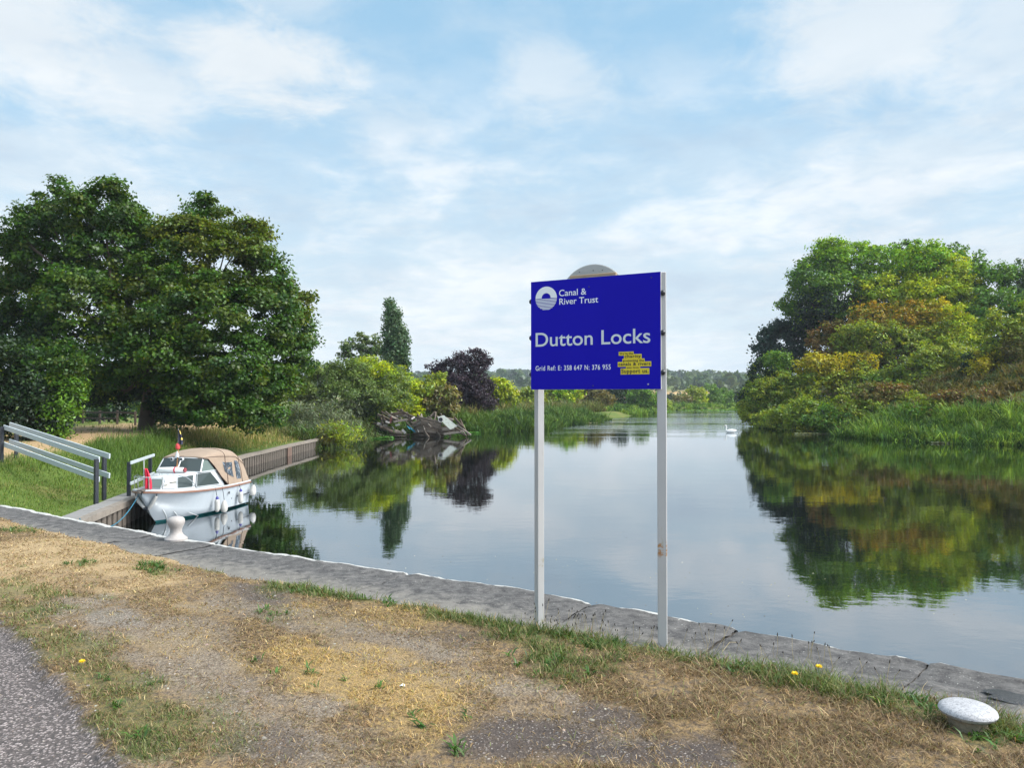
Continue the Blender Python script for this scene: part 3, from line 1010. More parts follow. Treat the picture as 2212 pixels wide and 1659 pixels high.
# ------------------------------------------------------------------ timber piling along the landing
M_OLDW = paint('weathered_wood', (.19, .165, .14), .85, .35, 5, .5, (.12, .10, .075), .25, 7)
M_PILE = paint('pile_timber', (.105, .088, .074), .85, .5, 6, .6, (.05, .045, .035), .2, 9)
pw = empty('retaining_wall', (-14, 40, WATER), 'low timber piling wall with a pale capping beam along the left bank', 'retaining wall')
O_ = Vector(pw.location)


def along(PL, s0, s1, st):
    pts, acc = [], 0.0
    want = s0
    for (a, b_) in zip(PL[:-1], PL[1:]):
        L = math.hypot(b_[0] - a[0], b_[1] - a[1])
        while want <= min(acc + L, s1):
            t = (want - acc) / L
            pts.append((a[0] + (b_[0] - a[0]) * t, a[1] + (b_[1] - a[1]) * t, math.atan2(b_[1] - a[1], b_[0] - a[0])))
            want += st
        acc += L
    return pts


LP = along(LB, 0.5, 56.0, .42)
pm = MB()
for k, (x, y_, ang) in enumerate(LP):
    pm.box(Vector((x, y_, -2.35 + rng.uniform(-.03, .02) - max(0, k - 117) * .022)) - O_, (.21, .15, 1.25), Matrix.Rotation(ang + rng.uniform(-.05, .05), 3, 'Z'), 0, .03)
pm.build('pile_row', M_PILE, pw)
bm_ = MB()
ring = []
for (x, y_, ang) in LP[:118:3]:
    n_ = Vector((-math.sin(ang), math.cos(ang), 0))
    c = Vector((x, y_, 0)) - O_
    zt = rng.uniform(-.012, .012)
    f_ = c - n_ * .13
    k_ = c + n_ * .10
    ring.append([Vector((f_.x, f_.y, -1.74 + zt - O_.z)), Vector((f_.x, f_.y, -1.56 + zt - O_.z)), Vector((k_.x, k_.y, -1.55 + zt - O_.z)), Vector((k_.x, k_.y, -1.74 + zt - O_.z))])
bm_.loft(ring, closed=True, cap=True)
bm_.build('capping_beam', M_OLDW, pw)
cb = MB()
for (x, y_, ang) in LP[:70:1]:
    n_ = Vector((-math.sin(ang), math.cos(ang), 0))
    c = Vector((x, y_, 0)) + n_ * .36
    cb.box(Vector((c.x, c.y, -1.58 + rng.uniform(-.01, .01))) - O_, (.40, .50, .05), Matrix.Rotation(ang, 3, 'Z'), 0, .008)
cb.build('boardwalk', paint('grey_boards', (.20, .195, .19), .85, .2, 6, .4), pw)
px_, py_, pa_ = LP[int(len(LP) * .72)]
gt = MB()
gt.box(Vector((px_, py_, -2.05)) - O_ - Vector((-math.sin(pa_), math.cos(pa_), 0)) * .16, (.95, .05, .62), Matrix.Rotation(pa_, 3, 'Z'), 0, .01)
gt.build('plate', paint('rust_plate', (.12, .075, .058), .8, .4, 6, .4), pw)

# ------------------------------------------------------------------ post and rail fence under the tree
M_FENCE = paint('dark_fence', (.055, .042, .034), .9, .4, 6, .4)
fence_a, fence_b = at(110, 905, 60), at(292, 917, 55)
fc = empty('fence', (fence_a.x, fence_a.y, lz(fence_a.x, fence_a.y)), 'dark brown post and rail fence under the spreading tree', 'fence')
n_p = 6
prev = None
for k in range(n_p):
    t = k / (n_p - 1)
    x, y_ = fence_a.x + (fence_b.x - fence_a.x) * t, fence_a.y + (fence_b.y - fence_a.y) * t
    z = lz(x, y_)
    P = Vector((x, y_, z)) - Vector(fc.location)
    pb = MB(); pb.box(P + Vector((0, 0, .42)), (.16, .16, 1.25), Matrix.Rotation(.1 * k, 3, 'Z'), 0, .02); pb.build('post', M_FENCE, fc)
    if prev is not None:
        for h in (.88, .42):
            if k == 5 and h < .5: continue
            rb = MB(); rb.beam(prev + Vector((0, -.1, h + .02)), P + Vector((0, -.1, h)), .05, .14, 0, (0, 0, 1), .01); rb.build('rail', M_FENCE, fc)
    prev = P

# ------------------------------------------------------------------ the moored cruiser
BA = R(7.5)
bow = at(306, 1060.5, 22.85)
boat = empty('cabin_cruiser', (bow.x, bow.y, WATER), 'white cabin cruiser with a tan canvas canopy moored at the left landing', 'boat', rz=-BA)
MW = Matrix.Translation(boat.location) @ Matrix.Rotation(-BA, 4, 'Z')      # boat local -> world: x to port, y aft, z up
ST = [  # y aft, sheer half width, sheer z, chine half width, chine z, keel z
    (0.00, .03, 1.07, .02, 1.00, .95), (.10, .22, 1.065, .07, .86, .80), (.25, .42, 1.05, .13, .70, .58), (.45, .60, 1.03, .22, .54, .30), (.70, .75, 1.00, .34, .42, .03),
    (1.0, .86, .98, .48, .33, -.14), (1.4, .94, .95, .63, .24, -.25), (1.9, .99, .92, .76, .17, -.30), (2.5, 1.02, .89, .85, .12, -.32), (3.3, 1.03, .86, .90, .09, -.32),
    (4.2, 1.00, .84, .90, .07, -.30), (5.05, .96, .84, .88, .06, -.28)]


def sect(k):
    y_, s, zs, c, zc, zk = ST[k]
    pr = []
    for t in np.linspace(0, 1, 7):            # topside, slightly flared
        fl = (1 - t) ** 1.0
        x = c + (s - c) * (t ** (1.45 if y_ < 1.6 else 1.0))
        pr.append((x, zc + (zs - zc) * t))
    half = [(0, zk), (c * .55, zk + (zc - zk) * .50)] + pr
    return [Vector((x, y_, z)) for x, z in reversed(half)], [Vector((-x, y_, z)) for x, z in half[1:]]


rings = []
for k in range(len(ST)):
    a_, b_ = sect(k)
    rings.append(a_ + b_)
M_HULL, q, b = new_mat('gelcoat_hull')
co = q.n('TexCoord').outputs['Object']
zz_ = q.n('SeparateXYZ', None, Vector=co).outputs[2]
q.set(b.inputs['Base Color'], q.mix(q.step(zz_, .070, .074), q.mix(q.noise(co, 5, 4, .6), (.012, .11, .125), (.022, .16, .175)),
      q.mix(q.noise(q.scale(co, (1, 1, .3)), 4, 5, .6), (.36, .405, .455), (.43, .47, .51))))
b.inputs['Roughness'].default_value = .22
hb = MB()
hb.loft(rings)
hb.add(rings[-1], [tuple(range(len(rings[-1])))])
hull = hb.build('hull', M_HULL, boat, 50)
M_GEL = paint('white_gelcoat', (.47, .50, .525), .25, .04, 3)
dk = MB()
dr_ = []
for (y_, s, zs, c, zc, zk) in ST:
    dr_.append([Vector((-s, y_, zs)), Vector((-s * .5, y_, zs + .03)), Vector((0, y_, zs + .045)), Vector((s * .5, y_, zs + .03)), Vector((s, y_, zs))])
dk.loft(dr_)
dk.build('deck', M_GEL, boat, True)
sk = MB()
for sgn in (1, -1):
    sk.tube([(sgn * (s + .012), y_, zs - .035) for (y_, s, zs, *_r) in ST], .032, 8)
sk.build('rubbing_strake', paint('strake_wood', (.23, .115, .075), .4, .25, 5), hull, True)
lipb = MB()
for sgn in (1, -1):
    lipb.tube([(sgn * (s + .002), y_, zs + .018) for (y_, s, zs, *_r) in ST], .028, 8)
lipb.build('toe_rail', M_GEL, hull, True)
for (y0, y1, f0, f1) in [(.62, 1.15, .95, .18), (.95, 1.75, .98, .22), (1.45, 2.75, 1.0, .45)]:
    rbm = MB()
    pts = []
    for t in np.linspace(0, 1, 9):
        y_ = y0 + (y1 - y0) * t
        s, zs, c, zc, zk = [np.interp(y_, [r_[0] for r_ in ST], [r_[j] for r_ in ST]) for j in range(1, 6)]
        f_ = f0 + (f1 - f0) * t
        pts.append((c * f_ + .012, y_, zk + (zc - zk) * f_ - .005))
    rbm.tube(pts, [.008] + [.02] * 7 + [.008], 6)
    rbm.build('spray_rail', M_GEL, hull, True)
vent = MB()
vent.lathe([(.045, 0), (.045, .012), (0, .014)], 16, (1.035, 3.35, .62), Matrix.Rotation(R(90), 3, 'Y'))
vent.build('skin_fitting', M_BLACK, hull)
vent = MB()
vent.lathe([(.02, 0), (.02, .012), (0, .014)], 12, (1.025, 3.55, .40), Matrix.Rotation(R(90), 3, 'Y'))
vent.build('skin_fitting', M_BLACK, hull)
tl = MB()
tl.tube([(1.02, 3.95, .42), (1.01, 4.5, .42), (.985, 5.02, .42)], .018, 6)
tl.build('side_trim', M_BLACK, hull)

# cabin trunk: floor outline, roof outline
CB = [(.30, .52, 1.03), (.56, .92, 1.00), (.78, 1.60, .97), (.86, 2.35, .93), (.88, 3.35, .89)]
CT = [(.24, .80, 1.40), (.45, 1.12, 1.43), (.66, 1.72, 1.455), (.76, 2.35, 1.46), (.80, 2.95, 1.46)]
cab = MB()
bot = [Vector((x, y_, z)) for x, y_, z in reversed(CB)] + [Vector((-x, y_, z)) for x, y_, z in CB]
top = [Vector((x, y_, z)) for x, y_, z in reversed(CT)] + [Vector((-x, y_, z)) for x, y_, z in CT]
cab.loft([bot, top], flip=True)
top2 = [Vector((p.x * .82, p.y + .05, p.z + .035)) for p in top]
cab.loft([top, top2], flip=True)
cab.add(top2, [tuple(reversed(range(len(top2))))])
cabin = cab.build('cabin', M_GEL, boat, 25)
M_GLASS, q, b = new_mat('dark_cabin_glass')
b.inputs['Base Color'].default_value = (.045, .060, .062, 1)
b.inputs['Roughness'].default_value = .06
b.inputs['Specular IOR Level'].default_value = .3
M_GLASSL, q, b = new_mat('pale_cabin_glass')
b.inputs['Base Color'].default_value = (.13, .17, .165, 1)
b.inputs['Roughness'].default_value = .08
b.inputs['Specular IOR Level'].default_value = .3


def quad_pt(A_, B_, C_, D_, s, t):
    return A_ * (1 - s) * (1 - t) + B_ * s * (1 - t) + C_ * s * t + D_ * (1 - s) * t


def pane(A_, B_, C_, D_, uv, mat, parent, name='window', off=.010, frame=True):
    A_, B_, C_, D_ = [Vector(p) for p in (A_, B_, C_, D_)]
    n_ = (B_ - A_).cross(D_ - A_).normalized()
    if n_.dot(Vector((0, 2.6, .9)) - A_) > 0: n_ = -n_
    pts = [quad_pt(A_, B_, C_, D_, s, t) for s, t in uv]
    k = MB(); k.prism(pts, n_ * -.004, n_ * off)
    w = k.build(name, mat, parent)
    if frame:
        c = sum(pts, Vector()) / len(pts)
        fr = MB()
        outp = [c + (p - c) * 1.0 for p in pts]
        fr.tube([p + n_ * off for p in outp] + [outp[0] + n_ * off], .011, 5)
        fr.build('frame', M_GEL, w)
    return w


cbv = lambda k, s: Vector((CB[k][0] * s, CB[k][1], CB[k][2]))
ctv = lambda k, s: Vector((CT[k][0] * s, CT[k][1], CT[k][2]))
pane(cbv(0, -1), cbv(0, 1), ctv(0, 1), ctv(0, -1), [(.05, .16), (.95, .16), (.94, .90), (.06, .90)], M_GLASSL, cabin)
pane(cbv(0, 1), cbv(1, 1), ctv(1, 1), ctv(0, 1), [(.07, .14), (.97, .14), (.95, .90), (.06, .90)], M_GLASS, cabin, off=.03)
pane(cbv(1, 1), cbv(2, 1), ctv(2, 1), ctv(1, 1), [(.05, .12), (.88, .12), (.99, .90), (.05, .90)], M_GLASS, cabin)
pane(cbv(2, 1), cbv(4, 1), ctv(4, 1), ctv(2, 1), [(.03, .10), (.80, .10), (.64, .92), (.10, .92)], M_GLASS, cabin, off=.048)
pane(cbv(0, -1), cbv(1, -1), ctv(1, -1), ctv(0, -1), [(.10, .2), (.95, .2), (.93, .86), (.08, .86)], M_GLASSL, cabin)
pane(cbv(1, -1), cbv(2, -1), ctv(2, -1), ctv(1, -1), [(.07, .17), (.84, .17), (.98, .86), (.07, .86)], M_GLASS, cabin)
pane(cbv(2, -1), cbv(4, -1), ctv(4, -1), ctv(2, -1), [(.06, .14), (.72, .14), (.58, .88), (.12, .88)], M_GLASS, cabin, off=.045)
# curtain edge and bunting seen behind the glass
hr = MB()
for x_ in (-.16, .12):
    hr.tube([(x_ - .10, 1.0, 1.475), (x_ - .10, 1.0, 1.53), (x_ + .10, 1.0, 1.53), (x_ + .10, 1.0, 1.475)], .009, 6)
hr.build('grab_handle', M_STEEL, cabin, True)

# windscreen
ws = MB()
W0, W1 = [(-.78, 1.96, 1.475), (0, 1.84, 1.49), (.78, 1.96, 1.475)], [(-.70, 2.24, 1.90), (0, 2.14, 1.93), (.70, 2.24, 1.90)]
S0, S1 = (.80, 2.95, 1.46), (.72, 2.62, 1.88)
for sgn in (1, -1):
    a_, b_ = Vector(W0[1]), Vector(W0[1 + sgn])
    c_, d_ = Vector(W1[1 + sgn]), Vector(W1[1])
    pane(a_, b_, c_, d_, [(.02, .02), (.97, .02), (.97, .97), (.02, .97)], M_GLASS, boat, 'windscreen', .008, False)
    e_ = Vector((S0[0] * sgn, S0[1], S0[2]))
    pane(b_, e_, Vector((.72 * sgn, 2.52, 1.89)), c_, [(.03, .04), (.9, .04), (.7, .95), (.03, .95)], M_GLASSL, boat, 'side_screen', .008, False)
    ws.tube([b_, c_], .026, 6); ws.tube([b_, e_], .022, 6); ws.tube([a_, b_], .022, 6); ws.tube([d_, c_], .02, 6)
ws.tube([W0[1], W1[1]], .024, 6)
ws.build('windscreen_frame', M_GEL, boat, True)

# canopy
CS = [  # y, bottom z, bottom half width, shoulder half width, shoulder z, crown z
    (2.20, 1.90, .73, .72, 1.92, 1.965), (2.45, 1.87, .76, .74, 1.925, 2.05), (2.75, 1.58, .83, .79, 1.92, 2.12), (3.05, 1.22, .90, .82, 1.91, 2.155), (3.40, .90, .99, .83, 1.88, 2.165),
    (3.80, .86, 1.00, .83, 1.85, 2.15), (4.20, .85, .99, .82, 1.80, 2.09), (4.45, .85, .98, .79, 1.70, 1.98), (4.60, .85, .98, .78, 1.62, 1.94), (4.85, .85, .96, .77, 1.50, 1.80), (5.02, .85, .94, .76, 1.30, 1.52)]
can = MB()
cr_ = []


def csec(y_, zb, hb_, hs, zs, zc):
    half = []
    for t in np.linspace(0, 1, 7):
        half.append((hb_ + (hs - hb_) * t + .012 * math.sin(t * 9 + y_ * 5) * (zs - zb), zb + (zs - zb) * t))
    for t in np.linspace(0, 1, 9)[1:]:
        a = t * math.pi / 2
        half.append((hs * math.cos(a) ** .75, zs + (zc - zs) * math.sin(a) ** .9))
    return half


for c_ in CS:
    h_ = csec(*c_)
    cr_.append([Vector((x, c_[0], z)) for x, z in h_] + [Vector((-x, c_[0], z)) for x, z in reversed(h_[:-1])])
can.loft(cr_)
can.add(cr_[-1], [tuple(range(len(cr_[-1])))])
can.add(cr_[0], [tuple(reversed(range(len(cr_[0]))))])
M_CANV = paint('tan_canvas', (.27, .205, .155), .85, .22, 3.5, .6)
canopy = can.build('canopy', M_CANV, boat, 50)
sm = MB()
for k in (4, 7):
    h_ = csec(*CS[k])
    sm.tube([(x + .008, CS[k][0], z) for x, z in h_], .011, 5)
sm.tube([(csec(*c_)[0][0] + .008, c_[0], c_[1]) for c_ in CS[:5]], .013, 5)
sm.tube([(csec(*c_)[6][0] + .008, c_[0], c_[4]) for c_ in CS], .009, 5)
sm.build('seam', paint('canvas_binding', (.075, .045, .035), .8), canopy, True)


def side_pt(y_, t):
    v = [np.interp(y_, [c_[0] for c_ in CS], [c_[j] for c_ in CS]) for j in range(1, 6)]
    zb, hb_, hs, zs, zc = v
    return Vector((hb_ + (hs - hb_) * t + .012 * math.sin(t * 9 + y_ * 5) * (zs - zb) + .008, y_, zb + (zs - zb) * t))


M_CLEAR, q, b = new_mat('clear_plastic_panel')
pos = q.n('TexCoord').outputs['Object']
q.set(b.inputs['Base Color'], q.mix(q.step(q.noise(pos, 9, 3, .6, 1.0), .55, .62), (.05, .065, .085), (.22, .25, .29)))
b.inputs['Roughness'].default_value = .15
for sgn in (1, -1):
    for quad in ([(3.28, .42), (3.80, .26), (3.83, .80), (3.22, .78)], [(4.02, .18), (4.38, .18), (4.38, .86), (4.02, .86)]):
        k = MB()
        rows_ = []
        for i_ in range(5):
            t = i_ / 4
            rows_.append([])
            for j in range(5):
                s = j / 4
                y_ = (quad[0][0] * (1 - s) + quad[1][0] * s) * (1 - t) + (quad[3][0] * (1 - s) + quad[2][0] * s) * t
                h_ = (quad[0][1] * (1 - s) + quad[1][1] * s) * (1 - t) + (quad[3][1] * (1 - s) + quad[2][1] * s) * t
                p = side_pt(y_, h_)
                p.x *= sgn
                rows_[-1].append(p)
        k.loft(rows_, flip=sgn < 0)
        k.build('clear_panel', M_CLEAR, canopy, True)

# pulpit rail
pr = MB()
path = [(.78, 1.75, 1.00), (.80, 1.45, 1.22), (.78, 1.1, 1.42), (.66, .72, 1.49), (.46, .32, 1.50), (.24, .05, 1.50), (0, -.04, 1.50)]
full = path + [(-x, y_, z) for x, y_, z in reversed(path[:-1])]
pr.tube(full, .016, 8)
for (x, y_) in ((.18, .10), (.46, .34), (-.18, .10), (-.46, .34)):
    pr.tube([(x * 1.0, y_, 1.04), (x * 1.02, y_ - .03, 1.50)], .013, 6)
pr.build('pulpit_rail', M_STEEL, boat, True)

# mast with lamps
ms = MB()
ms.tube([(.02, 1.82, 1.47), (.02, 1.90, 2.35)], [.028, .016], 8)
mast = ms.build('mast', paint('varnished_wood', (.36, .18, .07), .35, .25, 12), boat, True)
yb = MB(); yb.beam((-.20, 1.86, 1.99), (.24, 1.86, 1.99), .03, .03); yb.build('crosstree', paint('dark_wood', (.15, .07, .045), .5), mast)
for x in (-.17, .17):
    lb_ = MB(); lb_.lathe([(.0, -.06), (.05, -.055), (.068, -.01), (.068, .03), (.05, .05), (0, .05)], 16, (x + .02, 1.84, 1.91), Matrix.Rotation(R(90), 3, 'X'))
    l_ = lb_.build('horn_lamp', M_GEL, mast, True)
    f_ = MB(); f_.lathe([(0, 0), (.036, .0), (.036, .006), (0, .008)], 14, (x + .02, 1.785, 1.91), Matrix.Rotation(R(90), 3, 'X')); f_.build('lens', M_BLACK, l_)
cn = MB(); cn.lathe([(.075, 0), (.05, .08), (.012, .19), (0, .20)], 16, (.02, 1.84, 1.98)); cn.build('cone', M_GEL, mast, True)
rb_ = MB(); rb_.lathe([(.02, 0), (.07, .03), (.078, .10), (.06, .18), (.02, .22), (0, .22)], 16, (.02, 1.87, 2.22)); rb_.build('red_ball', paint('red_cloth', (.50, .05, .05), .7, .2), mast, True)


def w(p):
    return MW @ Vector(p)


# dark pennant hanging at the mast head
def limp(name, label, cat, foot, h, wdt, mats, bands, fold=.05, off=0):
    """a limp flag: vertical folds, built as a thin solid."""
    k = MB()
    ny, nx_ = 12, 9
    for sd in (0, 1):
        rows_ = []
        for i_ in range(ny + 1):
            t = i_ / ny
            wd = wdt * (.45 + .55 * math.sin(min(1, t * 1.3) * 1.5))
            rows_.append([Vector((wd * (j / (nx_ - 1)), fold * math.sin(j * 1.5 + t * 2.0) + sd * .006, -h * t - .10 * wd * j / nx_)) for j in range(nx_)])
        o = len(k.v)
        for r_ in rows_: k.v += [tuple(p) for p in r_]
        for i_ in range(ny):
            for j in range(nx_ - 1):
                q_ = (o + i_ * nx_ + j, o + i_ * nx_ + j + 1, o + (i_ + 1) * nx_ + j + 1, o + (i_ + 1) * nx_ + j)
                k.f.append(q_ if sd else q_[::-1])
                k.mi.append(bands(i_ / ny, j / (nx_ - 1)))
    o = k.build(name, mats, None, True)
    o.location = foot
    return tag(o, label, cat)


M_NAVY, M_RED, M_FYEL = paint('navy_cloth', (.02, .022, .05), .8, .2), paint('red_bunting', (.62, .015, .05), .7, .15), paint('gold_cloth', (.65, .50, .12), .7)
limp('pennant', 'limp dark blue and gold pennant at the boat mast head', 'flag', w((.03, 1.86, 2.86)), .46, .15, [M_NAVY, M_FYEL], lambda t, s: 1 if (s > .55 and (t < .2 or .45 < t < .62)) else 0, .03)
fs = MB(); fs.tube([(0, 0, 0), (.0, .02, .66)], .010, 6)
fo = fs.build('flag_staff', paint('grey_pole', (.35, .33, .30), .5), mast); fo.location = (.02, 1.88, 2.25)
limp('ensign', 'limp red ensign on a white staff at the boat bow', 'flag', w((-.05, .20, 1.76)), .62, .22, [M_RED, M_GEL, M_NAVY], lambda t, s: 0 if t < .93 else 1, .035)
fs = MB(); fs.tube([(-.06, .20, 1.05), (-.07, .20, 2.02)], .013, 6); fs.build('flag_staff', M_GEL, boat)

# rolled white lifebuoy bag on the cabin roof
rl = MB()
rl.tube([(-.50, 1.62, 1.56), (-.44, 1.62, 1.565), (.0, 1.62, 1.575), (.36, 1.62, 1.57), (.42, 1.62, 1.565)], [.055, .088, .095, .088, .055], 14)
ro_ = rl.build('roof_roll', M_WHITE, None, True)
ro_.matrix_world = MW
tag(ro_, 'white rolled bag with red straps lying on the boat cabin roof', 'rolled bag')
for y0 in (.10, .43):
    k = MB(); k.tube([(y0 - .022, 1.62, 1.572), (y0 + .022, 1.62, 1.572)], .10 if y0 < .4 else .075, 14); s_ = k.build('strap', M_RED if y0 < .4 else paint('maroon_cloth', (.22, .04, .05), .7), ro_, True)

# fenders hung along the visible side
M_FEN = paint('fender_vinyl', (.43, .425, .41), .4, .08, 8)
M_FBL = paint('fender_blue', (.03, .03, .22), .4)
M_ROPE = paint('dark_rope', (.04, .045, .06), .8)


def fender(y_, drop, kind, label, x_off=.10, tilt=0.0):
    s, zs = np.interp(y_, [r_[0] for r_ in ST], [r_[1] for r_ in ST]), np.interp(y_, [r_[0] for r_ in ST], [r_[2] for r_ in ST])
    e = empty('fender', w((s + x_off, y_, zs - drop)), label, 'fender', 'white fenders hung along the boat')
    e.rotation_euler = (tilt, 0, -BA)
    k = MB()
    if kind == 'cyl':
        k.lathe([(.02, -.44), (.055, -.42), (.082, -.36), (.085, -.30), (.085, -.10), (.080, -.05), (.045, -.01), (.02, 0)], 18)
    else:
        k.lathe([(.02, -.40), (.08, -.385), (.115, -.32), (.12, -.24), (.10, -.13), (.06, -.04), (.03, 0)], 20)
    k.build('float', M_FEN, e, True)
    if kind == 'cyl':
        k = MB(); k.lathe([(.052, -.012), (.045, .05), (.02, .085), (0, .09)], 14); k.build('end_cap', M_FBL, e, True)
    k = MB(); k.tube([(0, 0, .02), (-.03, 0, drop * .55), (-x_off + .02, 0, drop + .02)], .010, 6); k.build('cord', M_ROPE, e)


fender(2.42, .36, 'cyl', 'white sausage fender with a blue cap nearest the boat bow')
fender(2.86, .46, 'drop', 'white teardrop fender hanging between two blue-capped fenders')
fender(4.05, .26, 'cyl', 'white blue-capped fender below the canopy side')
fender(5.0, .14, 'drop', 'white pear fender hung off the boat stern quarter', .16, R(-18))
bf = empty('bow_fender', w((0, .1, .8)), 'white V-shaped bow fender strapped round the boat stem', 'fender')
bf.rotation_euler = (0, 0, -BA)
for sgn in (1, -1):
    k = MB()
    k.tube([Vector((sgn * .34, .22, .90)) - Vector((0, .1, .8)), Vector((sgn * .24, .22, .72)) - Vector((0, .1, .8)), Vector((sgn * .05, .26, .50)) - Vector((0, .1, .8))], [.045, .06, .05], 10)
    k.build('float', M_FEN, bf, True)
for sgn in (1, -1):
    k = MB(); k.tube([Vector((sgn * .38, .22, 1.04)) - Vector((0, .1, .8)), Vector((sgn * .34, .21, .90)) - Vector((0, .1, .8))], .014, 6); k.build('cord', M_ROPE, bf)
k = MB()
k.tube([Vector((.07, .24, .50)) - Vector((0, .1, .8)), Vector((-.07, .24, .50)) - Vector((0, .1, .8))], .065, 8); k.build('strap', M_BLACK, bf)
an = MB(); an.box((0, .10, 1.10), (.22, .42, .06), None, 0, .02); an.box((0, -.08, 1.06), (.10, .20, .05), None, 0, .015); an.build('bow_fitting', paint('bow_wood', (.10, .085, .075), .7, .3), boat)

# blue mooring line
ln = MB()
p_a, p_b = w((-.22, .25, 1.02)), Vector((-11.35, 19.6, -1.52))
pts = []
for t in np.linspace(0, 1, 18):
    p = p_a * (1 - t) + p_b * t
    p.z -= 1.0 * 4 * t * (1 - t) * .62
    p.z = max(p.z, -2.27)
    pts.append(p)
ln.tube(pts, .013, 6)
tag(ln.build('mooring_rope', paint('blue_rope', (.02, .14, .22), .7, .2)), 'sagging blue mooring line from the boat bow to the landing', 'rope')
# ------------------------------------------------------------------ foliage
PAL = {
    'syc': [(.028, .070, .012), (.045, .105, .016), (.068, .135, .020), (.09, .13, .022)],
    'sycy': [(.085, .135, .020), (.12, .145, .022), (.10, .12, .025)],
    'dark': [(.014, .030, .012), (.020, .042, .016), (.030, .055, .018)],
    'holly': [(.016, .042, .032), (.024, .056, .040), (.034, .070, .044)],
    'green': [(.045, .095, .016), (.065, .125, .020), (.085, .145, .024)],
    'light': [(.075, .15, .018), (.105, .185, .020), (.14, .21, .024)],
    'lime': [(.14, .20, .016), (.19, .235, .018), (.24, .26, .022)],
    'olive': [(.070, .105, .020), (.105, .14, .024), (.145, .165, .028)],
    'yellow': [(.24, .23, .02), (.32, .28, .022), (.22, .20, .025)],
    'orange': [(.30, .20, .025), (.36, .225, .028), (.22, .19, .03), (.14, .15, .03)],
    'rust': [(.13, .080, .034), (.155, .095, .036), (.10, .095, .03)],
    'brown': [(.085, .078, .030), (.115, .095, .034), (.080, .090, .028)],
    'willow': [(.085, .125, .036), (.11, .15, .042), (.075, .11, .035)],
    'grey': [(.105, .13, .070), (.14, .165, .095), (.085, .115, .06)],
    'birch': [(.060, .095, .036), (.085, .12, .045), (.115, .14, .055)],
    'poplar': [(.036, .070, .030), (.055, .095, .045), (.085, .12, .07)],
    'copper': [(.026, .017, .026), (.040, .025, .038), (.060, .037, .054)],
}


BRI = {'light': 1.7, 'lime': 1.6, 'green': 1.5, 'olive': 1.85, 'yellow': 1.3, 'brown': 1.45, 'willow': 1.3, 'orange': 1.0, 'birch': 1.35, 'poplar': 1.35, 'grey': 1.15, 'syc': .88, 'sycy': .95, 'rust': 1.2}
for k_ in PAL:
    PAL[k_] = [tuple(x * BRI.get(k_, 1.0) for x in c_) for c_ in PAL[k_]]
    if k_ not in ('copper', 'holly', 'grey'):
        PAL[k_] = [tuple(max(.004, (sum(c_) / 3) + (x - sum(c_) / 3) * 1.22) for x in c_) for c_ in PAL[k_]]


def leaves(P, Nn, size, aspect, col, r):
    """rhombic leaf faces at points P with normals Nn."""
    n = len(P)
    a = r.normal(size=(n, 3))
    a -= Nn * (a * Nn).sum(1, keepdims=True)
    a /= np.linalg.norm(a, axis=1, keepdims=True) + 1e-9
    b = np.cross(Nn, a)
    L = size * r.uniform(.65, 1.35, (n, 1)) * .5
    W = L * aspect
    V = np.stack([P - a * L, P + b * W - a * L * .1, P + a * L, P - b * W - a * L * .1], 1).reshape(-1, 3)
    return V


def crown_points(lobes, n, clump, r, shell=.5, flat=.6, up=.4, droop=0.0, spread=1.0):
    wts = np.array([(rx * rz + ry * rz + rx * ry) for (_, (rx, ry, rz), _) in lobes])
    nc = np.maximum(4, (wts / clump ** 2 * 2.6).astype(int))
    C, Rr = np.array([l[0] for l in lobes]), np.array([l[1] for l in lobes])
    cc, key, outd = [], [], []
    for k, (c, rad, pal) in enumerate(lobes):
        m_ = nc[k]
        d = r.normal(size=(m_, 3)); d /= np.linalg.norm(d, axis=1, keepdims=True)
        f = (shell + (1.04 - shell) * r.random(m_) ** .7)[:, None]
        p = np.array(c) + d * f * np.array(rad)
        deep = np.zeros(m_, bool)
        for j in range(len(lobes)):
            if j != k:
                deep |= (((p - C[j]) / Rr[j]) ** 2).sum(1) < .36
        ok = ~deep | (r.random(m_) < .22)
        cc.append(p[ok]); outd.append(d[ok]); key += [pal] * int(ok.sum())
    cc, outd = np.concatenate(cc), np.concatenate(outd)
    m_ = len(cc)
    idx = r.integers(0, m_, n)
    sc = clump * r.uniform(.55, 1.3, m_)
    off = np.clip(r.normal(size=(n, 3)), -2.0, 2.0) * .48 * spread
    off[:, 2] *= flat
    off[:, 2] -= droop * np.abs(off[:, 2]) * 1.5
    P = cc[idx] + off * sc[idx][:, None]
    Nn = outd[idx] * .5 + off * .35 + np.array([0, 0, up]) + r.normal(size=(n, 3)) * .55
    Nn /= np.linalg.norm(Nn, axis=1, keepdims=True) + 1e-9
    pal_rgb = np.zeros((m_, 3))
    for i_ in range(m_):
        L_ = PAL[key[i_]]
        a, b = L_[r.integers(len(L_))], L_[r.integers(len(L_))]
        t = r.random()
        pal_rgb[i_] = np.array(a) * t + np.array(b) * (1 - t)
    idx2 = np.where(r.random(n) < .15, r.integers(0, m_, n), idx)
    colr = pal_rgb[idx2] * np.exp(r.normal(size=(n, 1)) * .24) * np.exp(r.normal(size=(n, 3)) * .06)
    return P, Nn, colr, cc


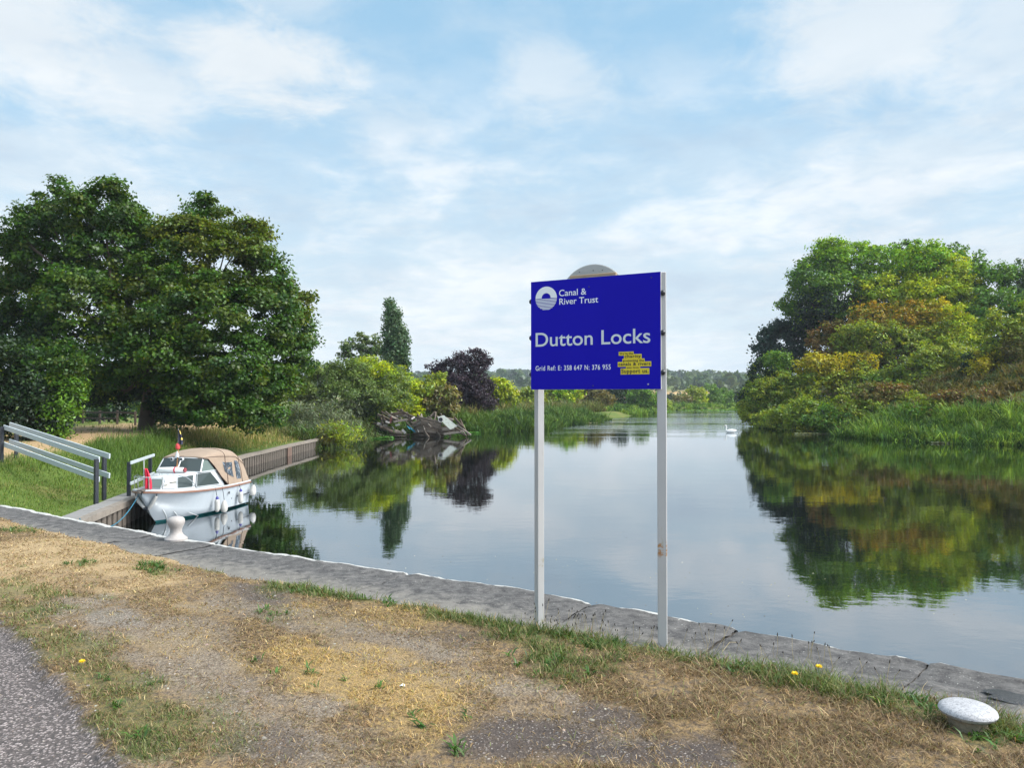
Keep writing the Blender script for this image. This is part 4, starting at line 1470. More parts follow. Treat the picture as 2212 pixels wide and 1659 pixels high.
def tree(name, label, cat, Yd, lobes, n, leaf, clump, trunk=None, group=None, seed=0, shell=.5, flat=.6, up=.4, droop=0.0, aspect=.55,
         bark=None, trad=.2, dep=.8, base=None, spread=1.0, twigs=True, sats=4):
    """lobes: (px, py, rx, ry, palette[, extra depth]) measured in the 2211-wide view at distance Yd; trunk: (px, py) of its foot."""
    r = np.random.default_rng(1000 + seed)
    L = []
    for l in lobes:
        Yl = Yd + (l[5] if len(l) > 5 else 0)
        c = at(l[0], l[1], Yl)
        k = Yl / F
        tall_ = 1.28 if name in ('hawthorn_bush', 'bramble_bush') else 1.0
        L.append(((c.x, c.y, c.z - (tall_ - 1) * l[3] * k), (l[2] * k * (1.04 if tall_ > 1 else 1), dep * .5 * (l[2] + l[3]) * k, l[3] * k * tall_), l[4]))
    sat = []
    for (c, rad, pal) in L:                        # sprays that break up the outline of each limb
        for _ in range(sats):
            d_ = r.normal(size=3); d_[2] = abs(d_[2]) * 1.1 - .25
            d_ /= np.linalg.norm(d_)
            s_ = r.uniform(.20, .36)
            sat.append((tuple(np.array(c) + d_ * np.array(rad) * r.uniform(.92, 1.14)), tuple(np.array(rad) * s_ * np.array([1, 1, r.uniform(.8, 1.5)])), pal))
    L0 = L
    L = L + sat
    if base is None:
        if trunk is not None:
            bx = at(trunk[0], trunk[1], Yd)
        else:
            lo = min(L, key=lambda q_: q_[0][2] - q_[1][2])
            bx = Vector((sum(q_[0][0] for q_ in L) / len(L), Yd, 0))
        gz = lz(bx.x, bx.y)
        base = Vector((bx.x, bx.y, max(gz, WATER - .1)))
    t = empty(name, base, label, cat, group)
    P, Nn, col, cc = crown_points(L, n, clump, r, shell, flat, up, droop, spread)
    keep = P[:, 2] > WATER + .04
    P, Nn, col = P[keep], Nn[keep], col[keep]
    V = leaves(P - np.array(base), Nn, leaf, aspect, col, r)
    Q = np.arange(len(V), dtype=np.int32).reshape(-1, 4)
    mesh_np('crown', V, Q, M_LEAF, t, color=col)
    tb_ = MB()
    cen = np.array([q_[0] for q_ in L])
    top = Vector(cen[np.argmax(cen[:, 2])]) - base
    mid = Vector(cen.mean(0)) - base
    fork = Vector((mid.x * .35, mid.y * .35, max(.3, mid.z * .42)))
    tb_.tube([(0, 0, -.4), (fork.x * .1, fork.y * .1, fork.z * .35), fork * .75, fork, mid.lerp(fork, .35)], [trad * 1.5, trad * 1.08, trad * .95, trad * .85, trad * .5], 9)
    for (c, rad, _) in L0:
        e = Vector(c) - base
        b_ = fork * r.uniform(.8, 1.1)
        m1_ = b_.lerp(e, .5) + Vector((0, 0, -.10 * (e - b_).length)) + Vector(r.normal(size=3)) * .05 * (e - b_).length
        tb_.tube([b_, m1_, m1_.lerp(e, .6), e], [trad * .45, trad * .28, trad * .13, trad * .03], 6)
    if twigs:
        pick = r.choice(len(cc), min(len(cc), 90), replace=False)
        for i_ in pick:
            e = Vector(cc[i_]) - base
            k = int(np.argmin(((cen - cc[i_]) ** 2).sum(1)))
            o = (Vector(cen[k]) - base).lerp(fork, .25)
            tb_.tube([o, o.lerp(e, .55) + Vector((0, 0, -.05 * (e - o).length)), e], [trad * .13, trad * .08, trad * .03], 4, cap=False)
    tb_.build('trunk', bark or M_BARK, t, True)
    return t


# the spreading tree on the left bank
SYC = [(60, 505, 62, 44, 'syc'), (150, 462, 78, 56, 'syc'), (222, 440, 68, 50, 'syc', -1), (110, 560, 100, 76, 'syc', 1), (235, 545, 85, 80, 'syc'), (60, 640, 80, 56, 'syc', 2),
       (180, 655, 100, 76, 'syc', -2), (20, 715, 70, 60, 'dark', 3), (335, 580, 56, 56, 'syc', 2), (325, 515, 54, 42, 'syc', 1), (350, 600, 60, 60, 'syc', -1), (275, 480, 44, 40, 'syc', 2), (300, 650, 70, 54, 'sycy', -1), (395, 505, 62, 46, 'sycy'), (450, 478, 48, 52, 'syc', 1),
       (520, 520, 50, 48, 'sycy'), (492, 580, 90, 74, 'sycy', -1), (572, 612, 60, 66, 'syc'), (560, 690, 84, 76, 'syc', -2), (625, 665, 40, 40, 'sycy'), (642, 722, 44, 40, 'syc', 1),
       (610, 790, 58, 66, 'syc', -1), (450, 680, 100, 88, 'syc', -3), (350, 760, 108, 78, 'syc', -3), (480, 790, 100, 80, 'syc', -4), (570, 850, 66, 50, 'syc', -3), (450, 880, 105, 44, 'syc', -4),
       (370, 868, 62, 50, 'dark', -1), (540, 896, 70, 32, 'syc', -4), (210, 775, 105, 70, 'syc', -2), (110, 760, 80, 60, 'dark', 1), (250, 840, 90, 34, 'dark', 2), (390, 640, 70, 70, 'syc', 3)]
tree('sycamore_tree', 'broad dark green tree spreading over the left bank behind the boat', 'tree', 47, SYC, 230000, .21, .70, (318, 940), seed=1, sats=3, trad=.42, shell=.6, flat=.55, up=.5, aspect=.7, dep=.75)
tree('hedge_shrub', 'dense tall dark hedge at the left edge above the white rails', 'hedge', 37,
     [(40, 800, 70, 60, 'dark'), (105, 790, 50, 44, 'syc'), (142, 800, 26, 50, 'syc'), (140, 855, 24, 50, 'green'), (136, 905, 26, 40, 'green'), (90, 850, 50, 60, 'dark'), (60, 885, 90, 55, 'dark'), (-60, 800, 90, 90, 'dark'), (100, 905, 44, 40, 'dark'), (-40, 890, 90, 60, 'dark')],  # the lit right edge is painted in with greener lobes
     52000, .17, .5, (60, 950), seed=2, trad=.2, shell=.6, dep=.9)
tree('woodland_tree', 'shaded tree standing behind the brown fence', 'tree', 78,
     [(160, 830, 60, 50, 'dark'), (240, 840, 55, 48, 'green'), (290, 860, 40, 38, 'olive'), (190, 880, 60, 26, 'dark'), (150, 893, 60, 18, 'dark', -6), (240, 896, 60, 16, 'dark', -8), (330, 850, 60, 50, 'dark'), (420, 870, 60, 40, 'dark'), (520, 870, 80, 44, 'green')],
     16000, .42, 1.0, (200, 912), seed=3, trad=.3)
tree('willow_shrub', 'soft grey-green willow scrub sprawling at the end of the piling', 'shrub', 63,
     [(680, 910, 58, 36, 'grey'), (730, 922, 46, 28, 'grey'), (640, 905, 34, 24, 'grey'), (700, 932, 40, 16, 'grey', -2), (735, 938, 40, 18, 'olive', -5), (722, 948, 24, 14, 'olive', -5), (738, 944, 22, 14, 'grey', -3), (706, 944, 18, 10, 'brown', -5)], 9000, .34, .7, seed=4, trad=.08, aspect=.22, up=.2, flat=.9)
tree('willow_tree', 'pale green rounded willow beside the dark spreading tree', 'tree', 75,
     [(700, 832, 62, 44, 'willow'), (742, 812, 60, 34, 'willow'), (672, 868, 46, 36, 'willow'), (752, 862, 62, 46, 'willow'), (660, 815, 30, 26, 'willow'), (725, 880, 70, 26, 'grey')], 24000, .36, .75, seed=5, trad=.2, aspect=.28)
tree('willow_tree', 'yellow-green topped willow behind the wreck, left of the tall poplar', 'tree', 78,
     [(800, 806, 54, 32, 'lime'), (842, 828, 44, 38, 'willow'), (812, 862, 66, 44, 'willow', -2), (850, 876, 44, 36, 'olive', -2), (775, 830, 40, 40, 'willow')], 20000, .36, .75, seed=6, trad=.2, aspect=.28)
tree('shrub', 'low dark shrub right of the willow scrub, left of the wreck', 'shrub', 76, [(785, 908, 44, 30, 'olive'), (815, 922, 30, 18, 'dark'), (765, 925, 26, 14, 'green')], 6000, .32, .6, seed=7, trad=.06)
tree('weeping_shrub', 'narrow yellow-green weeping bush just above the wreck', 'shrub', 80, [(879, 842, 25, 34, 'lime'), (886, 876, 30, 30, 'lime'), (872, 868, 22, 32, 'olive')], 6500, .36, .6, seed=8, trad=.08, droop=.6, aspect=.3)
tree('shrub', 'olive brown bush between the wreck and the purple tree', 'shrub', 82,
     [(918, 842, 34, 32, 'olive'), (948, 862, 40, 38, 'brown'), (968, 886, 26, 20, 'brown'), (915, 884, 36, 24, 'brown'), (940, 826, 16, 16, 'olive')], 11000, .34, .65, seed=9, trad=.12)
tree('birch_tree', 'thin grey-green birch left of the poplar', 'tree', 102,
     [(752, 750, 12, 26, 'birch'), (783, 742, 13, 32, 'birch'), (815, 748, 12, 30, 'birch'), (768, 782, 26, 18, 'birch'), (805, 784, 22, 22, 'birch'), (740, 762, 9, 14, 'birch'), (798, 752, 8, 18, 'birch')], 4600, .40, .75, seed=10, trad=.14, droop=.5, shell=.2, sats=0)
tree('poplar_tree', 'tall slim grey-green poplar rising above the left bank', 'tree', 96,
     [(845, 682, 15, 30, 'poplar'), (849, 716, 22, 34, 'poplar'), (856, 755, 25, 36, 'poplar'), (862, 795, 24, 32, 'poplar'), (846, 770, 18, 30, 'poplar'), (868, 740, 12, 24, 'poplar')], 13000, .36, .7, seed=11, trad=.2, flat=1.1, up=.1, sats=1)
tree('copper_beech', 'dark purple-leaved tree with feathery upswept tips', 'tree', 91,
     [(1002, 786, 30, 24, 'copper'), (1032, 792, 24, 26, 'copper'), (962, 800, 30, 14, 'copper'), (985, 830, 46, 34, 'copper'), (1026, 848, 40, 40, 'copper'), (985, 868, 42, 26, 'copper'), (1050, 868, 20, 26, 'copper'), (942, 798, 16, 8, 'copper'),
      (1016, 766, 7, 13, 'copper'), (1042, 768, 9, 11, 'copper'), (990, 772, 8, 10, 'copper'), (1030, 764, 4, 10, 'copper'), (932, 794, 10, 5, 'copper'), (950, 786, 8, 5, 'copper'), (968, 780, 7, 7, 'copper'), (1052, 780, 8, 6, 'copper'), (1058, 830, 12, 14, 'copper')], 19000, .36, .62, seed=12, trad=.25, shell=.3, flat=.75, aspect=.4, sats=0)
tree('shrub', 'yellow-green bush right of the purple tree', 'shrub', 106, [(1074, 842, 28, 26, 'lime'), (1094, 860, 24, 20, 'olive'), (1060, 864, 20, 20, 'dark')], 6500, .42, .8, seed=13, trad=.1)

FARS = [  # px, py, rx, ry, palette, distance, label
    (1140, 864, 30, 15, 'olive', 140, 'small olive bush behind the reeds, left of the sign posts'),
    (1192, 862, 34, 18, 'olive', 152, 'dull olive bush seen under the left corner of the sign'),
    (1228, 862, 24, 20, 'light', 146, 'bright green bush seen under the sign'),
    (1282, 860, 42, 22, 'brown', 162, 'rounded brown-green bush seen under the middle of the sign'),
    (1338, 856, 36, 28, 'dark', 190, 'dark tree seen under the sign, behind the weed bed'),
    (1386, 860, 34, 26, 'green', 182, 'ivy-clad green tree next to the right sign post'),
    (1425, 872, 18, 12, 'olive', 195, 'small bush half hidden by the right sign post'),
    (1472, 872, 22, 10, 'brown', 232, 'low brown scrub just right of the sign on the far bank'),
    (1502, 862, 28, 19, 'olive', 236, 'rounded bush with a yellow-green side on the far bank'),
    (1538, 858, 26, 21, 'green', 240, 'tallest round bush on the far bank right of the sign'),
    (1566, 863, 15, 16, 'green', 244, 'round dark bush on the far bank, second from the right trees'),
    (1584, 866, 13, 13, 'dark', 248, 'last small bush on the far bank beside the right trees')]
for k, (px, py, rx, ry, pal, Yd, lab) in enumerate(FARS):
    ry *= 1.22; py -= ry * .12
    tree('far_bush', lab, 'bush', Yd, [(px - rx * .35, py, rx * .62, ry * .9, pal), (px + rx * .4, py + ry * .15, rx * .6, ry * .8, pal if k not in (2, 8) else 'lime'), (px, py - ry * .2, rx * .5, ry * .8, pal), (px, py + ry * .5, rx * .9, ry * .5, pal)],
         3600, .62, 1.1, group='bushes along the far river bank', seed=40 + k, trad=.15, twigs=False)

# right bank
tree('lime_tree', 'tallest light green tree on the right bank', 'tree', 120,
     [(1758, 602, 58, 52, 'green'), (1832, 562, 66, 42, 'light'), (1902, 566, 62, 36, 'light'), (1832, 640, 100, 58, 'green', -2), (1735, 652, 44, 38, 'green'), (1902, 640, 76, 58, 'lime', -3), (1790, 702, 76, 40, 'dark'), (1880, 700, 66, 40, 'dark', -3), (1780, 660, 50, 30, 'dark', -4),  # sunlit top and right, shaded base are put into the lobe colours
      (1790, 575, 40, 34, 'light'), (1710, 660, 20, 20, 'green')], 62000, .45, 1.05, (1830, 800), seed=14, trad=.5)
tree('lime_tree', 'yellowing green tree beside the tallest one on the right bank', 'tree', 116,
     [(1992, 574, 56, 42, 'light'), (2040, 604, 58, 54, 'lime'), (2082, 642, 46, 46, 'lime', -3), (2000, 642, 62, 50, 'lime', -2), (2062, 684, 56, 40, 'lime', -3), (1960, 690, 60, 50, 'green')], 44000, .43, 1.0, (2020, 800), seed=15, trad=.42)
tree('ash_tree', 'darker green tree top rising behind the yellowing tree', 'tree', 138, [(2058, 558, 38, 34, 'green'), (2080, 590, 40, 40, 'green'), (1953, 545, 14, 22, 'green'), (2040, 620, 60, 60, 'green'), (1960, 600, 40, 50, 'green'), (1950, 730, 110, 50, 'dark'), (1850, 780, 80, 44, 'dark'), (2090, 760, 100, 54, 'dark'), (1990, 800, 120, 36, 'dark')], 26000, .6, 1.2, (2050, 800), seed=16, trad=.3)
tree('ash_tree', 'loose green tree at the right edge behind the bushes', 'tree', 112,
     [(2148, 602, 42, 38, 'green'), (2200, 622, 42, 44, 'poplar'), (2132, 680, 62, 48, 'green', -2), (2210, 690, 46, 60, 'light'), (2180, 740, 60, 40, 'dark'), (2260, 640, 50, 70, 'green')], 20000, .5, 1.15, (2160, 800), seed=17, trad=.35)
tree('holly_tree', 'nearly black-green tree at the left shoulder of the right bank', 'tree', 124,
     [(1692, 742, 52, 38, 'holly'), (1660, 762, 26, 28, 'holly'), (1722, 716, 42, 36, 'holly'), (1746, 690, 40, 28, 'holly'), (1700, 780, 60, 28, 'holly'), (1660, 725, 12, 12, 'holly')], 16000, .5, 1.1, (1700, 860), seed=18, trad=.3)
tree('hawthorn_bush', 'large orange-topped hawthorn in the middle of the right bank', 'bush', 103,
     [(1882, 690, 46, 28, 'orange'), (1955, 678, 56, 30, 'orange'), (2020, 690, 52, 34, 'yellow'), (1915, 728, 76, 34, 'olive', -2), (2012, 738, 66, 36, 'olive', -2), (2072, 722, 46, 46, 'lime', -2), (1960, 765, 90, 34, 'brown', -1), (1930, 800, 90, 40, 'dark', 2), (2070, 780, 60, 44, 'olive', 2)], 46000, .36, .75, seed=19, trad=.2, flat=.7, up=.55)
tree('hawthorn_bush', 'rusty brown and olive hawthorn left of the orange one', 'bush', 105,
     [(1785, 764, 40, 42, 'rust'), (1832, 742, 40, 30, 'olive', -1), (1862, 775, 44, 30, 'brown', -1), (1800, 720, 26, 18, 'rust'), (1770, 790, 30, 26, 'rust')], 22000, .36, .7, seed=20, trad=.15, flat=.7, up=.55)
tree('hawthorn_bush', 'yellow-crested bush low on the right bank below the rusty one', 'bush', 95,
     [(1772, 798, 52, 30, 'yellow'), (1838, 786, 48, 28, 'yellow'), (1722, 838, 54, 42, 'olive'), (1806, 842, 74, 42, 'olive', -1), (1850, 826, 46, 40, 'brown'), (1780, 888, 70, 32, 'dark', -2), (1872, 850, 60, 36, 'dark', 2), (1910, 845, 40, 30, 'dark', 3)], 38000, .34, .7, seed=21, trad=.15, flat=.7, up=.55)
tree('hawthorn_bush', 'green-olive bush in front of the orange hawthorn', 'bush', 90,
     [(1985, 800, 66, 38, 'olive'), (2055, 788, 58, 44, 'olive'), (2010, 838, 76, 26, 'olive', -1), (1920, 832, 44, 30, 'green'), (2030, 762, 36, 24, 'olive'), (2090, 830, 50, 36, 'dark', 2)], 36000, .33, .68, seed=22, trad=.15, flat=.7, up=.55)
tree('hawthorn_bush', 'brown and yellow bush at the right edge above the reeds', 'bush', 80,
     [(2160, 722, 48, 40, 'olive'), (2200, 766, 56, 46, 'brown'), (2138, 788, 42, 40, 'yellow'), (2204, 830, 60, 36, 'brown', -1), (2240, 720, 50, 60, 'olive'), (2140, 835, 50, 26, 'olive'), (2120, 800, 50, 50, 'dark', 3), (2180, 850, 70, 30, 'brown', 2)], 38000, .29, .62, seed=23, trad=.15, flat=.7, up=.55)
tree('willow_shrub', 'dark overhanging shrub where the right bank meets the river bend', 'shrub', 99,
     [(1640, 826, 36, 38, 'dark'), (1672, 792, 32, 34, 'green'), (1692, 858, 62, 48, 'olive', -3), (1752, 892, 60, 36, 'olive', -6), (1622, 882, 28, 20, 'olive', 2), (1645, 902, 42, 20, 'olive', -2), (1722, 912, 52, 18, 'dark', -8), (1610, 862, 14, 16, 'dark', 6), (1745, 898, 46, 34, 'olive', -16), (1700, 905, 44, 28, 'olive', -11), (1790, 905, 40, 30, 'green', -19), (1660, 912, 36, 18, 'olive', -6)],
     60000, .31, .68, (1690, 900), seed=24, trad=.15, flat=.7, up=.5)
tree('bramble_bush', 'low russet bramble on the slope above the reeds', 'bush', 78, [(1900, 850, 50, 18, 'brown'), (1925, 838, 36, 12, 'rust'), (1960, 868, 60, 18, 'olive'), (1860, 882, 56, 22, 'olive'), (1820, 905, 50, 20, 'green')], 14000, .26, .5, seed=25, trad=.06)
tree('bramble_bush', 'dark red-brown bramble on the slope at the right edge', 'bush', 72, [(2090, 856, 64, 18, 'rust'), (2100, 868, 70, 18, 'brown'), (2180, 876, 60, 24, 'brown'), (2040, 880, 60, 18, 'olive'), (2230, 860, 40, 30, 'dark'), (1990, 895, 60, 16, 'green'), (2130, 900, 60, 16, 'dark')], 16000, .26, .5, seed=26, trad=.06)


# ------------------------------------------------------------------ blades (grass, reeds)
def ribbons(B, L, W, lean, azim, bend, r):
    """two-segment blades: V (6n,3), Q (2n,4)"""
    n = len(B)
    h = np.stack([np.cos(azim), np.sin(azim), np.zeros(n)], 1)
    up = np.array([0, 0, 1.0])
    d1 = h * np.sin(lean)[:, None] + up * np.cos(lean)[:, None]
    l2 = lean + bend
    d2 = h * np.sin(l2)[:, None] + up * np.cos(l2)[:, None]
    tw = azim + np.pi / 2 + r.normal(size=n) * .5
    s = np.stack([np.cos(tw), np.sin(tw), np.zeros(n)], 1) * (W * .5)[:, None]
    M1 = B + d1 * (L * .55)[:, None]
    M2 = M1 + d2 * (L * .45)[:, None]
    V = np.stack([B - s, B + s, M1 - s * .85, M1 + s * .85, M2 - s * .12, M2 + s * .12], 1).reshape(-1, 3)
    k = np.arange(n, dtype=np.int32)[:, None] * 6
    Q = np.concatenate([k + np.array([[0, 1, 3, 2]]), k + np.array([[2, 3, 5, 4]])], 1).reshape(-1, 4)
    return V, Q


def pick(cols, idx, r, var=.22):
    c = np.array(cols)[idx]
    return c * np.exp(r.normal(size=(len(idx), 1)) * var) * np.exp(r.normal(size=(len(idx), 3)) * .05)


r = np.random.default_rng(5)
# long and short grass on the left bank
n = 260000
Yb = np.exp(r.uniform(math.log(13), math.log(66), n))
Xb = Yb * r.uniform(-1.0, -.17, n)
dlb = pl_dist(Xb, Yb, LB)
tall = sstep(fbm(Xb * .35, Yb * .35, 3, 61), .42, .62)
pxb, pyb = to_p(Xb, Yb, land_z(Xb, Yb))
lush = blob(pxb, pyb, [(290, 985, 110, 60, 1), (60, 1000, 90, 24, .4)], 0)
gold = blob(pxb, pyb, [(460, 935, 130, 40, 1), (600, 930, 110, 34, 1), (380, 950, 60, 24, .7)], (fbm(Xb, Yb, 3, 62) - .5))
path_ = sstep(dlb, 4.9, 6.2) * sstep(-Yb, -95, -75) * sstep(fbm(Xb * .5, Yb * .5, 3, 51), .16, .32)
keep = (dlb > .75) & (dlb < 20) & (edge_dist(Xb, Yb) < -.6) & (r.random(n) > path_ * .96)
keep &= ~((dlb < 1.25) & (r.random(n) < .7))
Xb, Yb, tall, lush, gold, dlb = Xb[keep], Yb[keep], tall[keep], lush[keep], gold[keep], dlb[keep]
n = len(Xb)
L = r.uniform(.04, .095, n) * (1 + .7 * tall * sstep(dlb, 1.5, 3)) * (1 + 3.0 * lush + 1.8 * gold) * (.8 + Yb / 60)
W = np.clip(Yb * .00055, .010, .035) * r.uniform(.7, 1.3, n)
GC = [(.060, .115, .014), (.095, .165, .020), (.14, .20, .030), (.22, .20, .06), (.34, .27, .11)]
pr_ = r.random(n)
ci = np.where(pr_ < .3, 0, np.where(pr_ < .7, 1, np.where(pr_ < .92, 2, 3)))
ci = np.where((r.random(n) < gold * .8), np.where(r.random(n) < .5, 3, 4), ci)
ci = np.where((lush > .4), np.where(r.random(n) < .5, 0, 1), ci)
B = np.stack([Xb, Yb, land_z(Xb, Yb) - .01], 1)
V, Q = ribbons(B, L, W, np.abs(r.normal(size=n)) * .35, r.uniform(0, 6.28, n), r.uniform(.1, .9, n), r)
c = pick(GC, ci, r)
tag(mesh_np('bank_grass', V, Q, M_GRASS, color=np.repeat(c, 2, 0)), 'green and straw-coloured grass covering the left bank', 'grass', kind='stuff')


def reeds(name, label, n, line, s0, s1, d0, d1, l0, l1, w, cols, seed, lean=.22, zoff=0.0, sgn=1, pw_=1.0, per_=40, tuft=.32):
    r = np.random.default_rng(seed)
    pts = np.array(along(line, s0, s1, .5))
    k = r.integers(0, len(pts), n)
    d = d0 + (d1 - d0) * r.random(n) ** pw_
    edge = (fbm(pts[k, 0] * .35, pts[k, 1] * .35, 3, seed) - .5) * 2.4
    d = d + edge * (d1 > 2)
    per = per_
    nt = n // per + 1
    g_ = np.arange(n) // per                       # blades stand in tussocks
    kk, dd = k[:nt][g_], d[:nt][g_]
    ta, tr = r.uniform(0, 6.28, n), np.abs(r.normal(size=n)) * tuft
    X = pts[kk, 0] - np.sin(pts[kk, 2]) * dd * sgn + np.cos(ta) * tr + (r.normal(size=nt) * .3)[g_]
    Y = pts[kk, 1] + np.cos(pts[kk, 2]) * dd * sgn + np.sin(ta) * tr + (r.normal(size=nt) * .3)[g_]
    z = np.maximum(land_z(X, Y), WATER - .1) + zoff
    cl = fbm(X * .5, Y * .5, 3, seed + 3)
    L = r.uniform(l0, l1, n) * (.5 + .9 * cl) * r.uniform(.45, 1.3, nt)[g_]
    ci = np.clip((cl * 1.2 - .1 + (r.normal(size=nt) * .28)[g_] + r.normal(size=n) * .15) * len(cols), 0, len(cols) - 1).astype(int)
    V, Q = ribbons(np.stack([X, Y, z], 1), L, np.full(n, w) * r.uniform(.6, 1.4, n), np.abs(r.normal(size=n)) * lean + tr * .5, ta, r.uniform(.3, 1.7, n), r)
    o = mesh_np(name, V, Q, M_GRASS, color=np.repeat(pick(cols, ci, r, .25), 2, 0))
    return tag(o, label, 'reeds', kind='stuff')


REED = [(.035, .085, .014), (.070, .155, .020), (.12, .23, .028), (.19, .29, .04)]
REEDL = [(.026, .065, .012), (.045, .105, .016), (.075, .145, .022), (.11, .18, .03)]
REEDY = [(.045, .085, .016), (.075, .125, .022), (.12, .16, .035), (.20, .18, .07)]
slen = lambda PL, m_: sum(math.hypot(b_[0] - a[0], b_[1] - a[1]) for a, b_ in zip(PL[:m_], PL[1:m_ + 1]))
reeds('reeds', 'bright green reeds and rank grass along the foot of the right bank', 52000, RB, slen(RB, 2) - 6, slen(RB, 5) - 1, -.5, 7.5, .9, 2.0, .065, REED, 71, .35, sgn=-1, per_=60, tuft=.42)
reeds('undergrowth', 'olive and rusty undergrowth on the right bank slope', 42000, RB, slen(RB, 2) - 8, slen(RB, 8), 4, 20, .5, 1.3, .12, [(.05, .085, .02), (.085, .11, .025), (.13, .13, .03), (.15, .12, .035), (.12, .095, .03)], 72, .5, sgn=-1)
reeds('reeds', 'green reed bed right of the purple tree on the left bank', 40000, LB, slen(LB, 9) + 2, slen(LB, 13), -.4, 7, .9, 1.75, .09, REEDL, 73, .2)
reeds('reeds', 'tawny seeding reeds and willowherb behind the green reed bed', 26000, LB, slen(LB, 9) + 6, slen(LB, 14), 6, 20, 1.3, 2.6, .12, REEDY, 74, .25)
reeds('reeds', 'low green waterside plants along the far bend of the river', 26000, LB, slen(LB, 14), slen(LB, 18), -.5, 12, .8, 1.9, .16, REED, 75, .4)
reeds('undergrowth', 'rough dark greenery at the water edge between piling and wreck', 14000, LB, slen(LB, 7) - 2, slen(LB, 9) + 4, -.2, 6, .4, 1.2, .08, [(.03, .065, .015), (.05, .10, .02), (.075, .13, .025), (.10, .12, .04)], 76, .5)


def weed_bed(name, label, pts, n, size, seed, cols):
    """floating leaf mats."""
    r = np.random.default_rng(seed)
    P = []
    for (cx, cy, rx, ry) in pts:
        m_ = int(n / len(pts))
        a, q_ = r.uniform(0, 6.28, m_), np.sqrt(r.random(m_))
        P.append(np.stack([cx + rx * q_ * np.cos(a), cy + ry * q_ * np.sin(a), WATER + r.uniform(.01, .12, m_)], 1))
    P = np.concatenate(P)
    Nn = r.normal(size=P.shape) * .35 + np.array([0, 0, 1.0])
    Nn /= np.linalg.norm(Nn, axis=1, keepdims=True)
    V = leaves(P, Nn, size, .8, None, r)
    c = pick(cols, r.integers(0, len(cols), len(P)), r)
    o = mesh_np(name, V, np.arange(len(V), dtype=np.int32).reshape(-1, 4), M_LEAF, color=c)
    return tag(o, label, 'water plants', kind='stuff')


def wpt(px, py):
    p = gnd(px, py, WATER)
    return p.x, p.y


WG = [(.09, .20, .03), (.12, .25, .04), (.16, .27, .06)]
b0, b1 = wpt(1330, 889), wpt(1395, 889)
weed_bed('water_weed', 'pale green floating weed at the far bank under the sign', [(*wpt(1300, 890.5), 5, 6), (*b0, 6, 5), (*b1, 7, 5), (*wpt(1500, 886.5), 10, 4), (*wpt(1560, 886), 8, 4)], 6000, .5, 81, WG)
weed_bed('water_weed', 'bright green weed trailing from the shrub to the wreck', [(*wpt(770, 948), 2.2, 1.1), (*wpt(800, 947), 2.2, .8), (*wpt(745, 951), 1.2, 1.0), (*wpt(1008, 936), 1.4, .9)], 2600, .28, 82, [(.05, .16, .02), (.075, .21, .03), (.10, .24, .04)])
weed_bed('water_weed', 'small floating leaf mats off the right bank reeds', [(*wpt(1752, 938), 1.8, .35), (*wpt(2045, 958), 1.4, .3), (*wpt(1182, 917), 2.5, .8), (*wpt(1240, 914), 3.5, .7)], 900, .25, 83, [(.20, .24, .13), (.26, .28, .18)])
# specks drifting on the surface
r = np.random.default_rng(84)
pts = []
for _ in range(420):
    px, py = r.uniform(560, 2300), 955 + 380 * r.random() ** 1.4
    pts.append((*wpt(px, py), WATER + .006))
P = np.array(pts)
Nn = r.normal(size=P.shape) * .03 + np.array([0, 0, 1.0])
sz_ = .035
V = leaves(P, Nn / np.linalg.norm(Nn, axis=1, keepdims=True), sz_, .6, None, r)
tag(mesh_np('floating_leaves', V, np.arange(len(V), dtype=np.int32).reshape(-1, 4), M_LEAF, color=pick([(.35, .33, .25), (.5, .5, .45), (.12, .10, .06)], r.integers(0, 3, len(P)), r)),
    'tiny fallen leaves drifting on the river', 'leaves', kind='stuff')

# ------------------------------------------------------------------ far wooded hill
r = np.random.default_rng(90)
n_t = 1900
Yt = r.uniform(560, 1330, n_t)
Xt = Yt * r.uniform(-.75, 1.0, n_t)
okk = (fbm(Xt * .008, Yt * .008, 3, 91) > .40) | (Yt > 760)
Xt, Yt = Xt[okk], Yt[okk]
# a few hedgerows on the plain
hx = r.uniform(-.6, .9, 220); hy = np.repeat([330, 410, 520, 600], 55)
Xt, Yt = np.concatenate([Xt, hx * hy]), np.concatenate([Yt, hy + hx * 90 + r.normal(size=220) * 3])
Zt = land_z(Xt, Yt)
per = 46
nt_ = len(Xt)
hgt_t = np.where(np.arange(nt_) < okk.sum(), r.uniform(8, 15, nt_), r.uniform(2.5, 6, nt_))
rad = hgt_t * r.uniform(.36, .52, nt_)
idx = np.repeat(np.arange(nt_), per)
d = r.normal(size=(len(idx), 3)); d /= np.linalg.norm(d, axis=1, keepdims=True)
P = np.stack([Xt[idx], Yt[idx], Zt[idx] + hgt_t[idx] * .55], 1) + d * np.stack([rad[idx], rad[idx], hgt_t[idx] * .46], 1) * r.uniform(.75, 1.05, (len(idx), 1))
Nn = d * .9 + r.normal(size=d.shape) * .3
Nn /= np.linalg.norm(Nn, axis=1, keepdims=True)
V = leaves(P, Nn, 1.0, .8, None, r).reshape(-1, 4, 3)
V = (V - P[:, None, :]) * (rad[idx] * .75)[:, None, None] + P[:, None, :]
FC = np.array([(.025, .055, .020), (.035, .075, .022), (.055, .10, .026), (.075, .115, .03)])
tc = FC[r.integers(0, 4, nt_)] * r.uniform(.8, 1.2, (nt_, 1))
c = tc[idx] * np.exp(r.normal(size=(len(idx), 1)) * .15)
tag(mesh_np('far_wood', V.reshape(-1, 3), np.arange(len(idx) * 4, dtype=np.int32).reshape(-1, 4), M_LEAF, color=c), 'hazy blue-green woodland covering the distant hill', 'woodland', kind='stuff')
